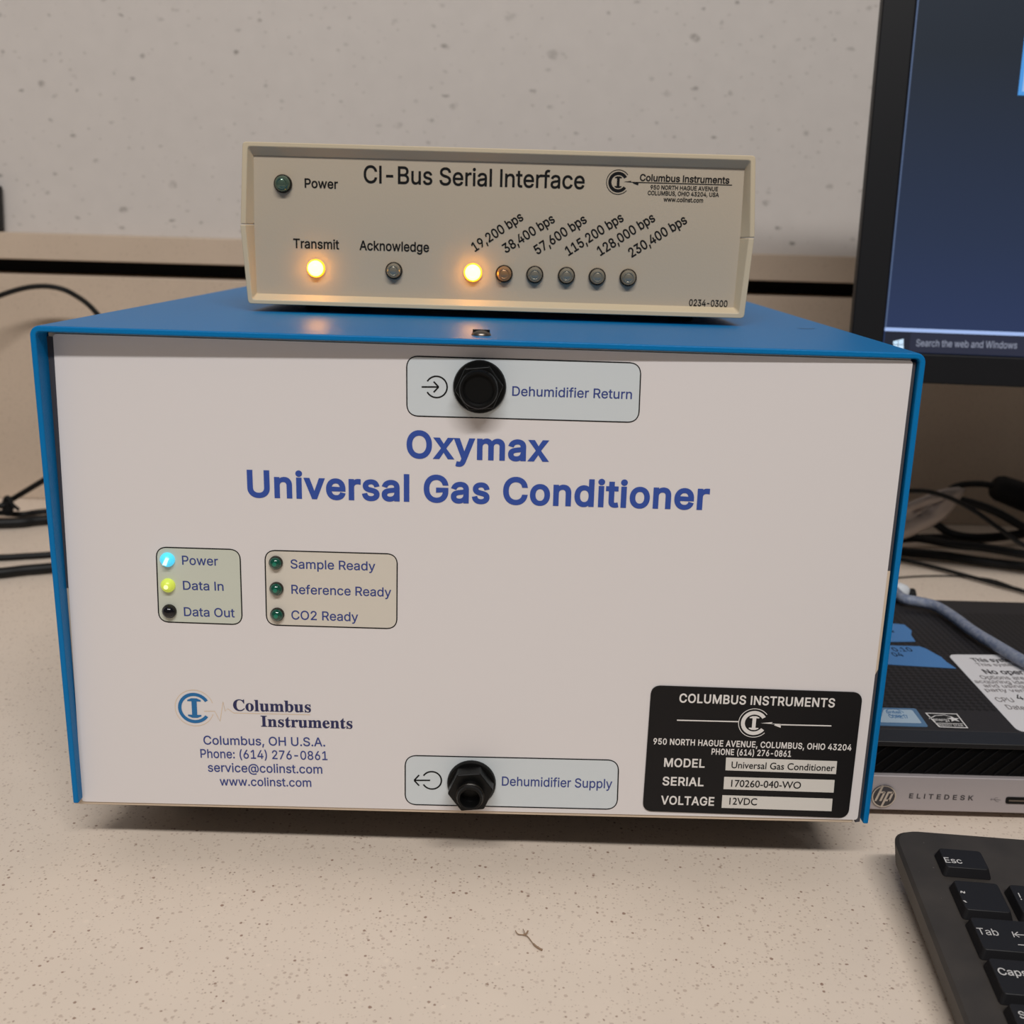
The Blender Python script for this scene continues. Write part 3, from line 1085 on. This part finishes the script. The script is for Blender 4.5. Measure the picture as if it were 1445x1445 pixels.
M_task = emit('taskbar glow', srgb(26, 30, 46), 0.9, (0.01, 0.01, 0.01))
M_search = emit('search field glow', srgb(38, 42, 62), 0.9, (0.01, 0.01, 0.01))
M_line = emit('window edge glow', srgb(165, 190, 240), 0.95, (0.02, 0.02, 0.02))
M_thin = emit('dim window edge glow', srgb(84, 104, 140), 0.8, (0.02, 0.02, 0.02))
M_logo = emit('start symbol glow', srgb(205, 232, 255), 1.0, (0.02, 0.02, 0.02))
M_scrtxt = emit('screen text glow', srgb(140, 146, 164), 0.9, (0.02, 0.02, 0.02))
M_win = emit('open window glow', srgb(140, 185, 240), 0.95, (0.02, 0.02, 0.02))
M_winrim = emit('open window rim glow', srgb(70, 150, 225), 0.95, (0.02, 0.02, 0.02))
rect = lambda x0, x1, y0, y1: [(x0, y0), (x1, y0), (x1, y1), (x0, y1)]
MB().flat(MP, rect(sa + .001, screen_r - .001, zs + .0006, zw), -0.0010).build('taskbar', M_task, scr_o)
sxl = MP.at(1284, 488).x
MB().flat(MP, rect(sxl, sxl + 0.115, zs + .0008, zw - .0004), -0.0009).build('search_box', M_search, scr_o)
MB().flat(MP, rect(sa + .0005, screen_r - .001, zw, zw + 0.0021), -0.0009).build('window_edge', M_line, scr_o)
MB().flat(MP, rect(sa + .0005, sa + .0013, zw + .002, screen_t - .001), -0.0009).build('window_side_edge', M_thin, scr_o)
mb = MB()
for A in ([(1261, 481.5), (1267.5, 480), (1267.5, 486), (1261, 486)], [(1268.3, 479.8), (1275.5, 478.2), (1275.5, 486), (1268.3, 486)],
          [(1261, 486.8), (1267.5, 486.8), (1267.5, 493), (1261, 491.6)], [(1268.3, 486.8), (1275.5, 486.8), (1275.5, 494.8), (1268.3, 493.2)]):
    mb.flat(MP, [MP.at(*z) for z in A], -0.0008)
mb.build('start_logo', M_logo, scr_o)
text('search_lettering', M_scrtxt, scr_o, MP, ('Search the web and Windows', (1293, 488.5), (1435.5, 492), 9.5), h=-0.0007)
wl, wb = MP.at(1437, 134).x, MP.at(1440, 134).y
MB().flat(MP, rect(wl, wl + 0.16, wb, wb + 0.11), -0.0010).build('open_window', M_winrim, scr_o)
MB().flat(MP, rect(wl + .002, wl + 0.158, wb + .002, wb + 0.108), -0.0009).build('open_window_page', M_win, scr_o)
# stand
pc_ = MP.p(la + MW / 2, zb_ + 0.12, -0.045)
mb = MB()
nb = Vector((pc_.x, pc_.y + 0.03, 0.012))
mb.hexa([nb - ex * 0.03 - bk * 0.012, nb + ex * 0.03 - bk * 0.012, nb + ex * 0.03 + bk * 0.012, nb - ex * 0.03 + bk * 0.012],
        [pc_ - ex * 0.03 - bk * 0.004, pc_ + ex * 0.03 - bk * 0.004, pc_ + ex * 0.03 + bk * 0.02, pc_ - ex * 0.03 + bk * 0.02])
mb.build('stand_neck', M_bezel, MON, bevel=0.003)
mb = MB()
bs = Plane((nb.x, nb.y - 0.03, 0.0), ex, bk)
mb.prism(bs, rrect(rect(-0.07, 0.09, -0.03, 0.08), 0.02), 0.0003, 0.0125)
mb.build('stand_base', M_bezel, MON, bevel=0.002)

# ================================================================== MINI COMPUTER
PZ, PY, PB = 0.038, 0.054, 0.2255
PX0, PX1 = 0.1605, 0.337
PC = thing('mini_computer', ((PX0 + PX1) / 2, 0.14, 0), 'small flat black desktop computer with stickers and a silver front strip', 'computer')
FZ = 0.0455                                   # front face
mb = MB()
mb.hexa([(PX0, PY, 0.006), (PX1, PY, 0.006), (PX1, PB, 0.006), (PX0, PB, 0.006)], [(PX0, PY, PZ), (PX1, PY, PZ), (PX1, PB, PZ), (PX0, PB, PZ)])
lid = mb.build('lid', M_pctop, PC, bevel=0.0008)
FP = Plane((PX0, FZ, 0), (1, 0, 0), (0, 0, 1))
mb = MB()
mb.prism(Plane((PX0, FZ, 0), (0, 1, 0), (0, 0, 1)), [(0.0, 0.0375 - 0.0012), (0.0, 0.0340), (0.003, 0.0340), (0.003, 0.0205), (PY - FZ, 0.0205), (PY - FZ, PZ)], 0.0, PX1 - PX0)
rim = mb.build('front_bezel', M_pcblack, PC, bevel=0.0004)
mb = MB()
mb.box(PX0 + .001, PX1 - .001, FZ + 0.0022, FZ + 0.0029, 0.0206, 0.0339)
grille = mb.build('grille', M_gloss, PC)
mb = MB()
GP = Plane((PX0, FZ + 0.0022, 0), (1, 0, 0), (0, 0, 1))
k = 0.002
while k < PX1 - PX0 - 0.014:
    mb.prism(GP, [(k, 0.0212), (k + 0.0005, 0.0212), (k + 0.0135, 0.0334), (k + 0.0130, 0.0334)], 0.0, 0.0006)
    k += 0.0060
mb.build('grille_rib', M_grillerib, grille)
strip = MB().prism(FP, rect(0.0, PX1 - PX0, 0.0040, 0.0203), -0.008, 0.0).build('front_strip', M_silver, PC, bevel=0.0005)
for sx in (PX0 + .02, PX1 - .02):
    for y in (PY + .015, PB - .02):
        MB().lathe(Plane((sx, y, 0), (1, 0, 0), (0, 1, 0)), (0, 0), [(0.007, 0.0002), (0.007, 0.006)], 18).build('rubber_foot', M_rubber, PC, smooth=40)
hc = FP.at(1246.5, 1122.5)
hr = 17 * pxs(FP, 1246, 1122)
lg = MB().lathe(FP, hc, [(hr, 0.0), (hr, 0.0004), (hr * 0.95, 0.0006)], 36).build('round_logo', M_greyprint, strip, smooth=40)
mb = MB()
# slanted "hp" letterforms, raised
sl = 0.32
def slant(pts): return [(hc.x + (a + b * sl) * hr, hc.y + b * hr) for a, b in pts]
def bars(mb, pts_list):
    for pts in pts_list: mb.prism(FP, slant(pts), 0.0005, 0.0009)
bars(mb, [[(-.62, -.42), (-.44, -.42), (-.44, 1.0), (-.62, 1.0)], [(-.44, .30), (-.12, .30), (-.12, .46), (-.44, .46)], [(-.22, -.42), (-.04, -.42), (-.04, .40), (-.22, .40)],
          [(.10, -1.0), (.28, -1.0), (.28, .46), (.10, .46)], [(.28, .30), (.60, .30), (.60, .46), (.28, .46)], [(.48, -.42), (.66, -.42), (.66, .40), (.48, .40)], [(.28, -.42), (.60, -.42), (.60, -.26), (.28, -.26)]])
mb.arc(FP, hc, hr * .9, hr, 0, 360, 0.0008)
mb.build('logo_letterform', M_chrome, strip)
text('strip_lettering', M_greyprint, strip, FP, ('ELITEDESK', (1282.5, 1126), (1373, 1129.2), 6.4), spacing=1.5, bold=0.02)
mb = MB()
s4 = pxs(FP, 1405, 1128)
mb.strip(FP, [FP.at(1399, 1128), FP.at(1412, 1128.8)], 0.9 * s4, 0.00012)
mb.strip(FP, [FP.at(1402, 1128), FP.at(1405, 1125.5), FP.at(1408, 1125.6)], 0.8 * s4, 0.00012)
mb.strip(FP, [FP.at(1403, 1128.2), FP.at(1406, 1131), FP.at(1409, 1131.2)], 0.8 * s4, 0.00012)
mb.lathe(FP, FP.at(1399, 1128), [(1.6 * s4, 0.0001), (1.2 * s4, 0.00015)], 10)
mb.build('usb_symbol', M_palegrey, strip)
ua, ub = FP.at(1419, 1129), FP.at(1445, 1130)
s5 = pxs(FP, 1430, 1129)
prt = MB().prism(FP, rrect(rect(ua.x, ua.x + 0.0135, ua.y - 5.2 * s5, ua.y + 5.2 * s5), 0.0009), -0.0005, 0.0003).build('usb_port', M_ink, strip)
MB().prism(FP, rect(ua.x + .0012, ua.x + 0.0123, ua.y - 1.0 * s5, ua.y + 1.2 * s5), 0.0002, 0.0005).build('port_tongue', M_screw, strip)
# things stuck to the lid
LP = Plane((PX0, PY, PZ), (1, 0, 0), (0, 1, 0))
M3 = lambda pts: [LP.at(*q) for q in pts]
tp = MB().prism(LP, M3([(1252, 906), (1291.5, 905.5), (1285.5, 896.5), (1286.5, 890.5), (1276, 882), (1256, 880)]), 0.0, 0.00025).build('tape_strip', M_tape, PC)
tp2 = MB().prism(LP, M3([(1240, 937), (1349, 943.5), (1336, 935), (1328, 927.5), (1321, 924), (1307, 916), (1297, 912.5), (1246, 911)]), 0.0, 0.00025).build('tape_strip', M_tape, PC)
text('handwritten_marks', M_ink, tp, LP, ('-', (1262, 898), (1268, 898), 14), h=0.00035)
text('handwritten_marks', M_ink, tp2, LP, ('0.10', (1262, 920), (1289, 920), 5.5), ('04', (1262, 927), (1276, 927), 5.5), h=0.00035)
lab = MB().prism(LP, rrect(M3([(1437, 1033), (1740, 1041), (1590, 926), (1337, 924)]), 0.004), 0.0, 0.0002).build('paper_label', M_paper, PC)
text('label_lettering', M_greyprint, lab, LP, ('This syste', (1374, 934.5), (1427, 934.8), 5), ('No oper', (1391, 951.5), (1447, 952.5), 6), h=0.0003, bold=0.02)
text('label_small_lettering', M_palegrey, lab, LP, ('This system', (1380, 940.5), (1438, 940.8), 4), ('Options are', (1386, 959), (1448, 960), 5),
     ('acquiring ide', (1377, 964.5), (1448, 966), 4.5), ('and using', (1390, 970.5), (1447, 971.5), 4.5), ('party ven', (1392, 976.5), (1448, 977.5), 4.5), ('CPU', (1408, 991), (1433, 991.6), 6), ('Date', (1423, 1001.5), (1449, 1002.5), 6), h=0.0003)
text('handwritten_digit', M_ink, lab, LP, ('4', (1437, 988), (1446, 988.5), 7), h=0.0003)
st = MB().prism(LP, rrect(M3([(1238, 1024), (1310, 1026), (1292, 1000.2), (1244, 999)]), 0.001), 0.0, 0.0002).build('processor_sticker', M_inteldk, PC)
MB().flat(LP, rrect(M3([(1241, 1020), (1301, 1021.5), (1287, 1002.5), (1247, 1001.5)]), 0.001), 0.00027).build('sticker_face', M_intel, st)
text('sticker_lettering', M_logoblue, st, LP, ('intel', (1254, 1007.5), (1272, 1008), 4), ('CORE i7', (1256, 1014), (1283, 1014.6), 4.5), h=0.00034)
mb = MB()
cxy = LP.at(1263, 1006.5)
mb.arc(LP, cxy, 0.0036, 0.0039, 0, 330, 0.00033)
mb.build('sticker_oval', M_logoblue, st)
es = MB().prism(LP, M3([(1325, 1027), (1366.5, 1028.5), (1350.5, 1007.8), (1305, 1006.5)]), 0.0, 0.0002).build('energy_sticker', M_stickerblack, PC)
mb = MB()
eo, ei = M3([(1325, 1027), (1366.5, 1028.5), (1350.5, 1007.8), (1305, 1006.5)]), M3([(1326.5, 1025.9), (1363.8, 1027.2), (1349.3, 1008.8), (1308, 1007.6)])
mb.ring(LP, eo, ei, 0.00027)
mb.strip(LP, M3([(1311, 1015), (1320, 1010.5), (1333, 1009.8), (1344, 1013)]), 0.0005, 0.00027)
mb.strip(LP, M3([(1320, 1021), (1358.5, 1022.2)]), 0.0005, 0.00027)
star = []
sc_ = LP.at(1345.5, 1015.5)
for k in range(10):
    r_ = 0.0030 if k % 2 == 0 else 0.0013
    star.append((sc_.x + r_ * math.cos(math.pi / 2 + k * math.pi / 5), sc_.y + r_ * math.sin(math.pi / 2 + k * math.pi / 5)))
mb.flat(LP, star, 0.00028)
mb.build('energy_star_mark', M_platewhite, es)
text('energy_lettering', M_platewhite, es, LP, ('energy', (1318.5, 1018), (1341, 1018.6), 4), ('ENERGY STAR', (1324, 1025), (1360, 1026), 2.6), h=0.00028)

# ================================================================== KEYBOARD
KB_A = math.radians(-5.5)
kex = Vector((math.cos(KB_A), math.sin(KB_A), 0))
kfl = Vector((-math.sin(KB_A), math.cos(KB_A), 0))
KT = math.radians(4.5)
key_ = kfl * math.cos(KT) + Vector((0, 0, math.sin(KT)))
ko = onz(1262, 1171, 0.0205)
KP = Plane(ko, kex, key_)
KBW, KBD = 0.458, 0.150
KB = thing('keyboard', (ko + kex * 0.22 - kfl * 0.07).to_2d().to_3d(), 'dusty black computer keyboard with white lettered keys on the counter', 'keyboard')
ol = rrect(rect(0, KBW, -KBD, 0), 0.0085, 8)
mb = MB()
n = len(ol)
top = [KP.p(a, b, 0) for a, b in ol]
mid = [KP.p(a, b, -0.0012) + (kex * (-0.0012 if a < KBW / 2 else 0.0012)) + key_ * (0.0012 if b > -KBD / 2 else -0.0012) for a, b in ol]
bot = [KP.p(a + (-0.0004 if a < KBW / 2 else 0.0004), b + (-0.001 if b > -KBD / 2 else 0.001), -0.0090) for a, b in ol]
for q in bot: q.z = max(q.z, 0.0012)
vs = top + mid + bot
fs = [tuple(range(n))] + [tuple(range(3 * n - 1, 2 * n - 1, -1))]
for k0 in (0, n):
    for i in range(n):
        fs.append((k0 + i, k0 + (i + 1) % n, k0 + n + (i + 1) % n, k0 + n + i))
mb.add(vs, fs).build('case', M_kbbody, KB, smooth=35)
for sx in (0.03, KBW - 0.03):
    for b, hz in ((-0.012, None), (-KBD + 0.012, None)):
        q = KP.p(sx, b, -0.0082)
        MB().box(q.x - .008, q.x + .008, q.y - .004, q.y + .004, 0.0001, max(q.z, 0.0016)).build('foot', M_rubber, KB)


def keycap(a, b, wd, dp, hh=0.0036):
    """a, b: left rear corner of the key's base"""
    t = 0.0011
    B = [(a, b - dp), (a + wd, b - dp), (a + wd, b), (a, b)]
    T = [(a + t, b - dp + 0.0013), (a + wd - t, b - dp + 0.0013), (a + wd - t, b - 0.0008), (a + t, b - 0.0008)]
    T2 = rrect(T, 0.0012, 3)
    B2 = rrect(B, 0.0012, 3)
    m = MB()
    n = len(T2)
    m.add([KP.p(q.x, q.y, 0.0) for q in B2] + [KP.p(q.x, q.y, hh) for q in T2],
          [tuple(range(n - 1, -1, -1)), tuple(range(n, 2 * n))] + [(i, (i + 1) % n, n + (i + 1) % n, n + i) for i in range(n)])
    return m.build('key', M_key, KB, bevel=0.0003)


KH = Plane(KP.p(0, 0, 0.0036), kex, key_)
e0 = KP.at(1317, 1205.5)
t0 = KP.at(1337.5, 1251)
PIT = 0.0190
gap = 0.0018
keys = {}
kw_ = PIT - gap
keys['esc'] = keycap(e0.x, e0.y, kw_, 0.0128)
for k in range(12):
    keycap(e0.x + (k + 2 + 0.5 * (k // 4)) * PIT, e0.y, kw_, 0.0128)
rowy = [t0.y - k * PIT for k in range(5)]
rows = [[1] * 13 + [2], [1.5] + [1] * 12 + [1.5], [1.75] + [1] * 11 + [2.25], [2.25] + [1] * 10 + [2.75], [1.5, 1.25, 1.25, 6, 1.25, 1.25, 1.25, 1.25]]
for r_, (y, ws) in enumerate(zip(rowy, rows)):
    x = t0.x
    for j, wd in enumerate(ws):
        keys[(r_, j)] = keycap(x, y, wd * PIT - gap, kw_)
        x += wd * PIT
nx = t0.x + 15.25 * PIT
for r_, c_ in ((0, 0), (0, 1), (0, 2), (1, 0), (1, 1), (1, 2), (3, 1), (4, 0), (4, 1), (4, 2)):
    keycap(nx + c_ * PIT, rowy[r_], kw_, kw_)
for r_ in range(4):
    for c_ in range(4):
        keycap(nx + (3.25 + c_) * PIT, rowy[r_], kw_, kw_)
text('legend', M_keyprint, keys['esc'], KH, ('Esc', (1334.5, 1217.3), (1358.8, 1219), 7))
text('legend', M_keyprint, keys[(0, 0)], KH, ('~', (1357.5, 1264), (1364.5, 1264.4), 12), ('`', (1364.5, 1283), (1369.5, 1283.3), 11))
text('legend', M_keyprint, keys[(0, 1)], KH, ('!', (1440.5, 1270), (1442.5, 1270.2), 9))
mb = MB()
write(mb, KH, 'Tab', (1381.7, 1318.8), (1410.5, 1320.8), 9)
s6 = pxs(KH, 1430, 1318)
mb.strip(KH, [KH.at(1428, 1315), KH.at(1431.5, 1323)], 1.4 * s6, 0.00012)
mb.strip(KH, [KH.at(1431, 1319), KH.at(1450, 1320.2)], 1.4 * s6, 0.00012)
mb.strip(KH, [KH.at(1436, 1315.6), KH.at(1431.5, 1319), KH.at(1438.5, 1323)], 1.4 * s6, 0.00012)
mb.strip(KH, [KH.at(1436.5, 1333.5), KH.at(1458, 1335)], 1.4 * s6, 0.00012)
mb.build('legend', M_keyprint, keys[(1, 0)])
text('legend', M_keyprint, keys[(2, 0)], KH, ('Caps', (1410.7, 1375.8), (1452, 1378.5), 9.5))
text('legend', M_keyprint, keys[(3, 0)], KH, ('S', (1440, 1437), (1449, 1437.6), 9.5))

# ================================================================== CABLES
def cable(pts, r, label, group=None, name='cable', m=None, cat='cable'):
    mb = MB().tube(pts, r, 14)
    o = mb.build(name, m or M_cable, None, pts[0], smooth=50)
    return tag(o, label, cat, group)


Y = lambda *l: [ony(u, v, y) for u, v, y in l]
Z = lambda *l: [onz(u, v, z) for u, v, z in l]
cable(Y((-900, 560, .515), (-500, 540, .512), (-250, 560, .508), (-140, 530, .503), (-75, 468, .503), (-30, 432, .503), (0, 417, .505), (40, 405.5, .506), (75, 405, .506), (105, 416, .503), (138, 444, .48), (190, 520, .46), (240, 600, .47), (300, 660, .48)), 0.0021,
      'thin black cable looping up against the back panel')
cable(Z((-900, 696, .003), (-300, 710, .004), (-60, 708, .012), (0, 714, .016), (18, 704, .018)) + Y((58, 680, .46), (100, 655, .455), (160, 640, .45), (230, 660, .43), (330, 700, .41)), 0.0023, 'thin black cable slanting up from the cable tie')
cable(Z((-900, 712, .003), (-300, 722, .004), (-60, 720, .006), (0, 723.5, .006), (30, 726, .006), (62, 722, .006), (150, 716, .006), (330, 715, .006)), 0.0024, 'black cable curving just under the cable tie')
cable(Z((-900, 735, .0042), (-300, 742, .0042), (-80, 741, .0048), (0, 738.5, .0045), (32, 737, .0045), (64, 733.5, .0045), (180, 726, .0045), (330, 722, .0045)), 0.0041, 'thick black cable lying nearest below the cable tie')
cable(Z((-900, 775, .0025), (-300, 785, .0025), (-80, 789, .0025), (0, 787, .0025), (35, 785, .0025), (68, 783, .0025), (190, 774, .0025), (330, 755, .0025)), 0.0024, 'thin black cable second from the front beside the blue box')
cable(Z((-900, 820, .0042), (-300, 822, .0042), (-80, 815, .0042), (0, 808.5, .004), (35, 804.5, .004), (70, 801.5, .004), (190, 790, .004), (330, 765, .004)), 0.0037, 'thick black cable lying frontmost beside the blue box')
tc = onz(11, 714, .015)
mb = MB()
mb.tube([tc + Vector((math.cos(a) * 0.0030, math.sin(a) * 0.001, math.sin(a) * 0.0068)) for a in [k * math.pi / 8 for k in range(17)]], 0.0020, 8, 0)
mb.tube([tc + Vector((0.003, -0.001, 0.003)), tc + Vector((0.007, -0.002, 0.0)), tc + Vector((0.010, -0.003, -0.002))], 0.0014, 8, 2)
mb.box(tc.x - .003, tc.x + .003, tc.y - .004, tc.y, tc.z - .004, tc.z + .004)
tag(mb.build('cable_tie', M_rubber, None, tc, smooth=50), 'black cable tie knotted around the thin cable beside the blue box', 'cable tie')

# right: bundle between the computer and the back panel
cable(Y((1200, 700, .40), (1287, 692.5, .40), (1330, 699, .40), (1372, 719, .395), (1412, 747, .385), (1450, 772, .378), (1500, 784, .375), (1560, 792, .375), (1650, 797, .378), (1800, 800, .38)), 0.0018, 'thin black cable arching over the crumpled plastic bag')
cable(Y((1330, 700, .47), (1345, 688, .465), (1362, 683.5, .46), (1385, 683, .455), (1406, 686, .45)), 0.0026, 'short black cable running into the black adapter plug')
pa, pb = ony(1400, 685, .452), ony(1475, 712, .445)
dd = (pb - pa)
mb = MB().tube([pa, pa + dd * 0.04, pa + dd * 0.14, pa + dd * 0.6, pa + dd], [0.006, 0.0085, 0.0105, 0.0115, 0.0115], 20, 0)
adp = mb.build('adapter_plug', M_rubber, None, pa, smooth=50)
tag(adp, 'fat black adapter plug resting on the cables behind the computer', 'plug')
cable(Y((1335, 700, .44), (1353, 705, .44), (1385, 714, .435), (1415, 727, .43), (1450, 747, .42), (1500, 770, .41)) + Z((1600, 780, .006), (1800, 778, .0045)), 0.0033, 'black cable dropping just below the adapter plug')
cable(Y((1300, 725, .45), (1322, 740, .445), (1340, 752, .44), (1370, 758, .43), (1410, 757, .43), (1480, 750, .43)) + Z((1600, 754, .006), (1800, 757, .0045)), 0.0032, 'black cable bending out from under the plastic bag')
cable(Z((1200, 765, .008), (1283, 760, .008), (1330, 759, .008), (1380, 761, .008), (1440, 755, .008), (1500, 748, .008), (1620, 742, .005), (1800, 745, .0045)), 0.0033, 'black cable crossing level behind the thick cable')
cable(Z((1200, 770, .005), (1276, 779, .005), (1330, 784, .005), (1390, 793, .005), (1450, 800, .005), (1520, 806, .005), (1650, 812, .0045), (1850, 810, .0045)), 0.0036, 'thick black cable lying across the bundle behind the computer')
cable(Z((1200, 754, .012), (1283, 758, .013), (1345, 768, .015), (1390, 773, .0155), (1450, 783, .016), (1520, 792, .016), (1600, 788, .012), (1680, 788, .0055), (1820, 790, .0045)), 0.0034, 'black cable resting on top of the thick cable')
cable(Z((1200, 775, .003), (1278, 791, .003), (1325, 802, .003), (1370, 814, .003), (1410, 825, .003), (1455, 838, .003), (1500, 862, .003), (1535, 905, .003), (1600, 945, .003), (1750, 960, .003)), 0.0015, 'thin black cable lying frontmost in the bundle behind the computer')
cable(Z((1200, 822, .001), (1275, 814.5, .001), (1320, 812.5, .001), (1360, 813.5, .001), (1400, 818, .0008), (1440, 832, .0008)), 0.0006, 'hair thin dark wire curving across the pale counter', name='wire', cat='wire')

# braided cable draped over the small computer, with its plug
cable(Y((1254, 824, .248)) + Z((1272, 843, .0424), (1295, 849, .0424), (1320, 855, .0424), (1345, 870, .0424), (1372, 890, .0424), (1405, 910, .0424), (1450, 936, .0424), (1500, 958, .0424), (1530, 968, .0424)) + [Vector(q) for q in ((.330, .113, .0424), (.3455, .108, .0422), (.3560, .102, .031), (.3615, .097, .013), (.372, .092, .0033), (.45, .09, .0033), (.62, .12, .0033))], 0.0030,
      'grey blue network cable draped across the lid of the small computer', m=M_braid)
a0 = onz(1262, 836, .030)
pl_ = thing('network_plug', (a0.x, a0.y, 0.02), 'white and black cable plug poking out behind the small computer', 'plug')
p1, p2, p3 = ony(1262, 838, .243), ony(1279, 833, .246), ony(1290, 840, .246)
MB().tube([p1, p1.lerp(p2, .5), p2], [0.006, 0.0062, 0.0035], 16, 0).build('plug_shell', M_whiteplug, pl_, smooth=50)
MB().tube([p2 + Vector((0, -.002, -.001)), p2.lerp(p3, .5) + Vector((0, -.002, 0)), p3], [0.0026, 0.0036, 0.0016], 14, 0).build('plug_boot', M_rubber, pl_, smooth=50)

# crumpled clear plastic bag
random.seed(5)
bagc = [(1240, 772), (1286, 757), (1312, 745), (1334, 732), (1346, 718), (1358, 700), (1363, 690), (1352, 687), (1335, 688.5), (1318, 693), (1298, 702), (1262, 716), (1236, 735)]
mb = MB()
cen = Vector((1296, 722))
rings, N = 7, len(bagc)
vs, fs = [], []
for j in range(rings):
    k = 1 - j / rings
    for i, q in enumerate(bagc):
        u = cen.x + (q[0] - cen.x) * k
        v = cen.y + (q[1] - cen.y) * k
        yy = 0.415 - 0.004 * math.sin(math.pi * min(1, (1 - k) * 1.3)) + random.uniform(-1, 1) * 0.0012
        vs.append(ony(u, v, yy))
vs.append(ony(cen.x, cen.y, 0.412))
for j in range(rings - 1):
    for i in range(N):
        fs.append((j * N + i, j * N + (i + 1) % N, (j + 1) * N + (i + 1) % N, (j + 1) * N + i))
for i in range(N):
    fs.append(((rings - 1) * N + i, (rings - 1) * N + (i + 1) % N, rings * N))
bag = mb.add(vs, fs).build('plastic_bag', M_bag, None, ony(1290, 758, .415), smooth=80)
sm = bag.modifiers.new('thickness', 'SOLIDIFY')
sm.thickness = 0.0004
tag(bag, 'crumpled cloudy plastic bag tucked among the cables beside the blue box', 'plastic bag')

# ================================================================== SMALL THINGS
sp_ = [onz(u, v, z) for u, v, z in ((727, 1313, .0012), (731, 1318, .0008), (739, 1319.3, .0007), (745, 1322, .0007), (752, 1331, .0006), (758, 1336.5, .0006), (765, 1340.5, .0006))]
mb = MB().tube(sp_, [0.00018 + 0.00016 * (k > 24) for k in range(37)], 8)
mb.tube([onz(738, 1311, .0012), onz(740, 1315, .001), onz(739, 1319, .0007)], 0.00015, 6)
mb.tube([onz(739, 1319, .0007), onz(743, 1317, .0012), onz(745, 1313.5, .0016)], 0.0003, 6)
tag(mb.build('dry_strand', M_strand, None, sp_[0], smooth=60), 'tiny dry brown strand lying on the bare counter in front', 'debris')
# dark upright at the far end of the ledge
pq = [ony(1.0, 326, WY + 0.003), ony(-2.0, 262, WY + 0.003)]
mb = MB().hexa([Vector((pq[0].x - .08, WY + .001, .2287)), Vector((pq[0].x, WY + .001, .2287)), Vector((pq[0].x, WY + .010, .2287)), Vector((pq[0].x - .08, WY + .010, .2287))],
               [Vector((pq[1].x - .08, WY + .001, pq[1].z)), Vector((pq[1].x, WY + .001, pq[1].z)), Vector((pq[1].x, WY + .010, pq[1].z)), Vector((pq[1].x - .08, WY + .010, pq[1].z))])
tag(mb.build('black_frame', M_bezel, None, Vector((pq[0].x, WY, .2287)), bevel=0.001), 'black upright edge standing on the stone ledge against the speckled wall', 'frame')
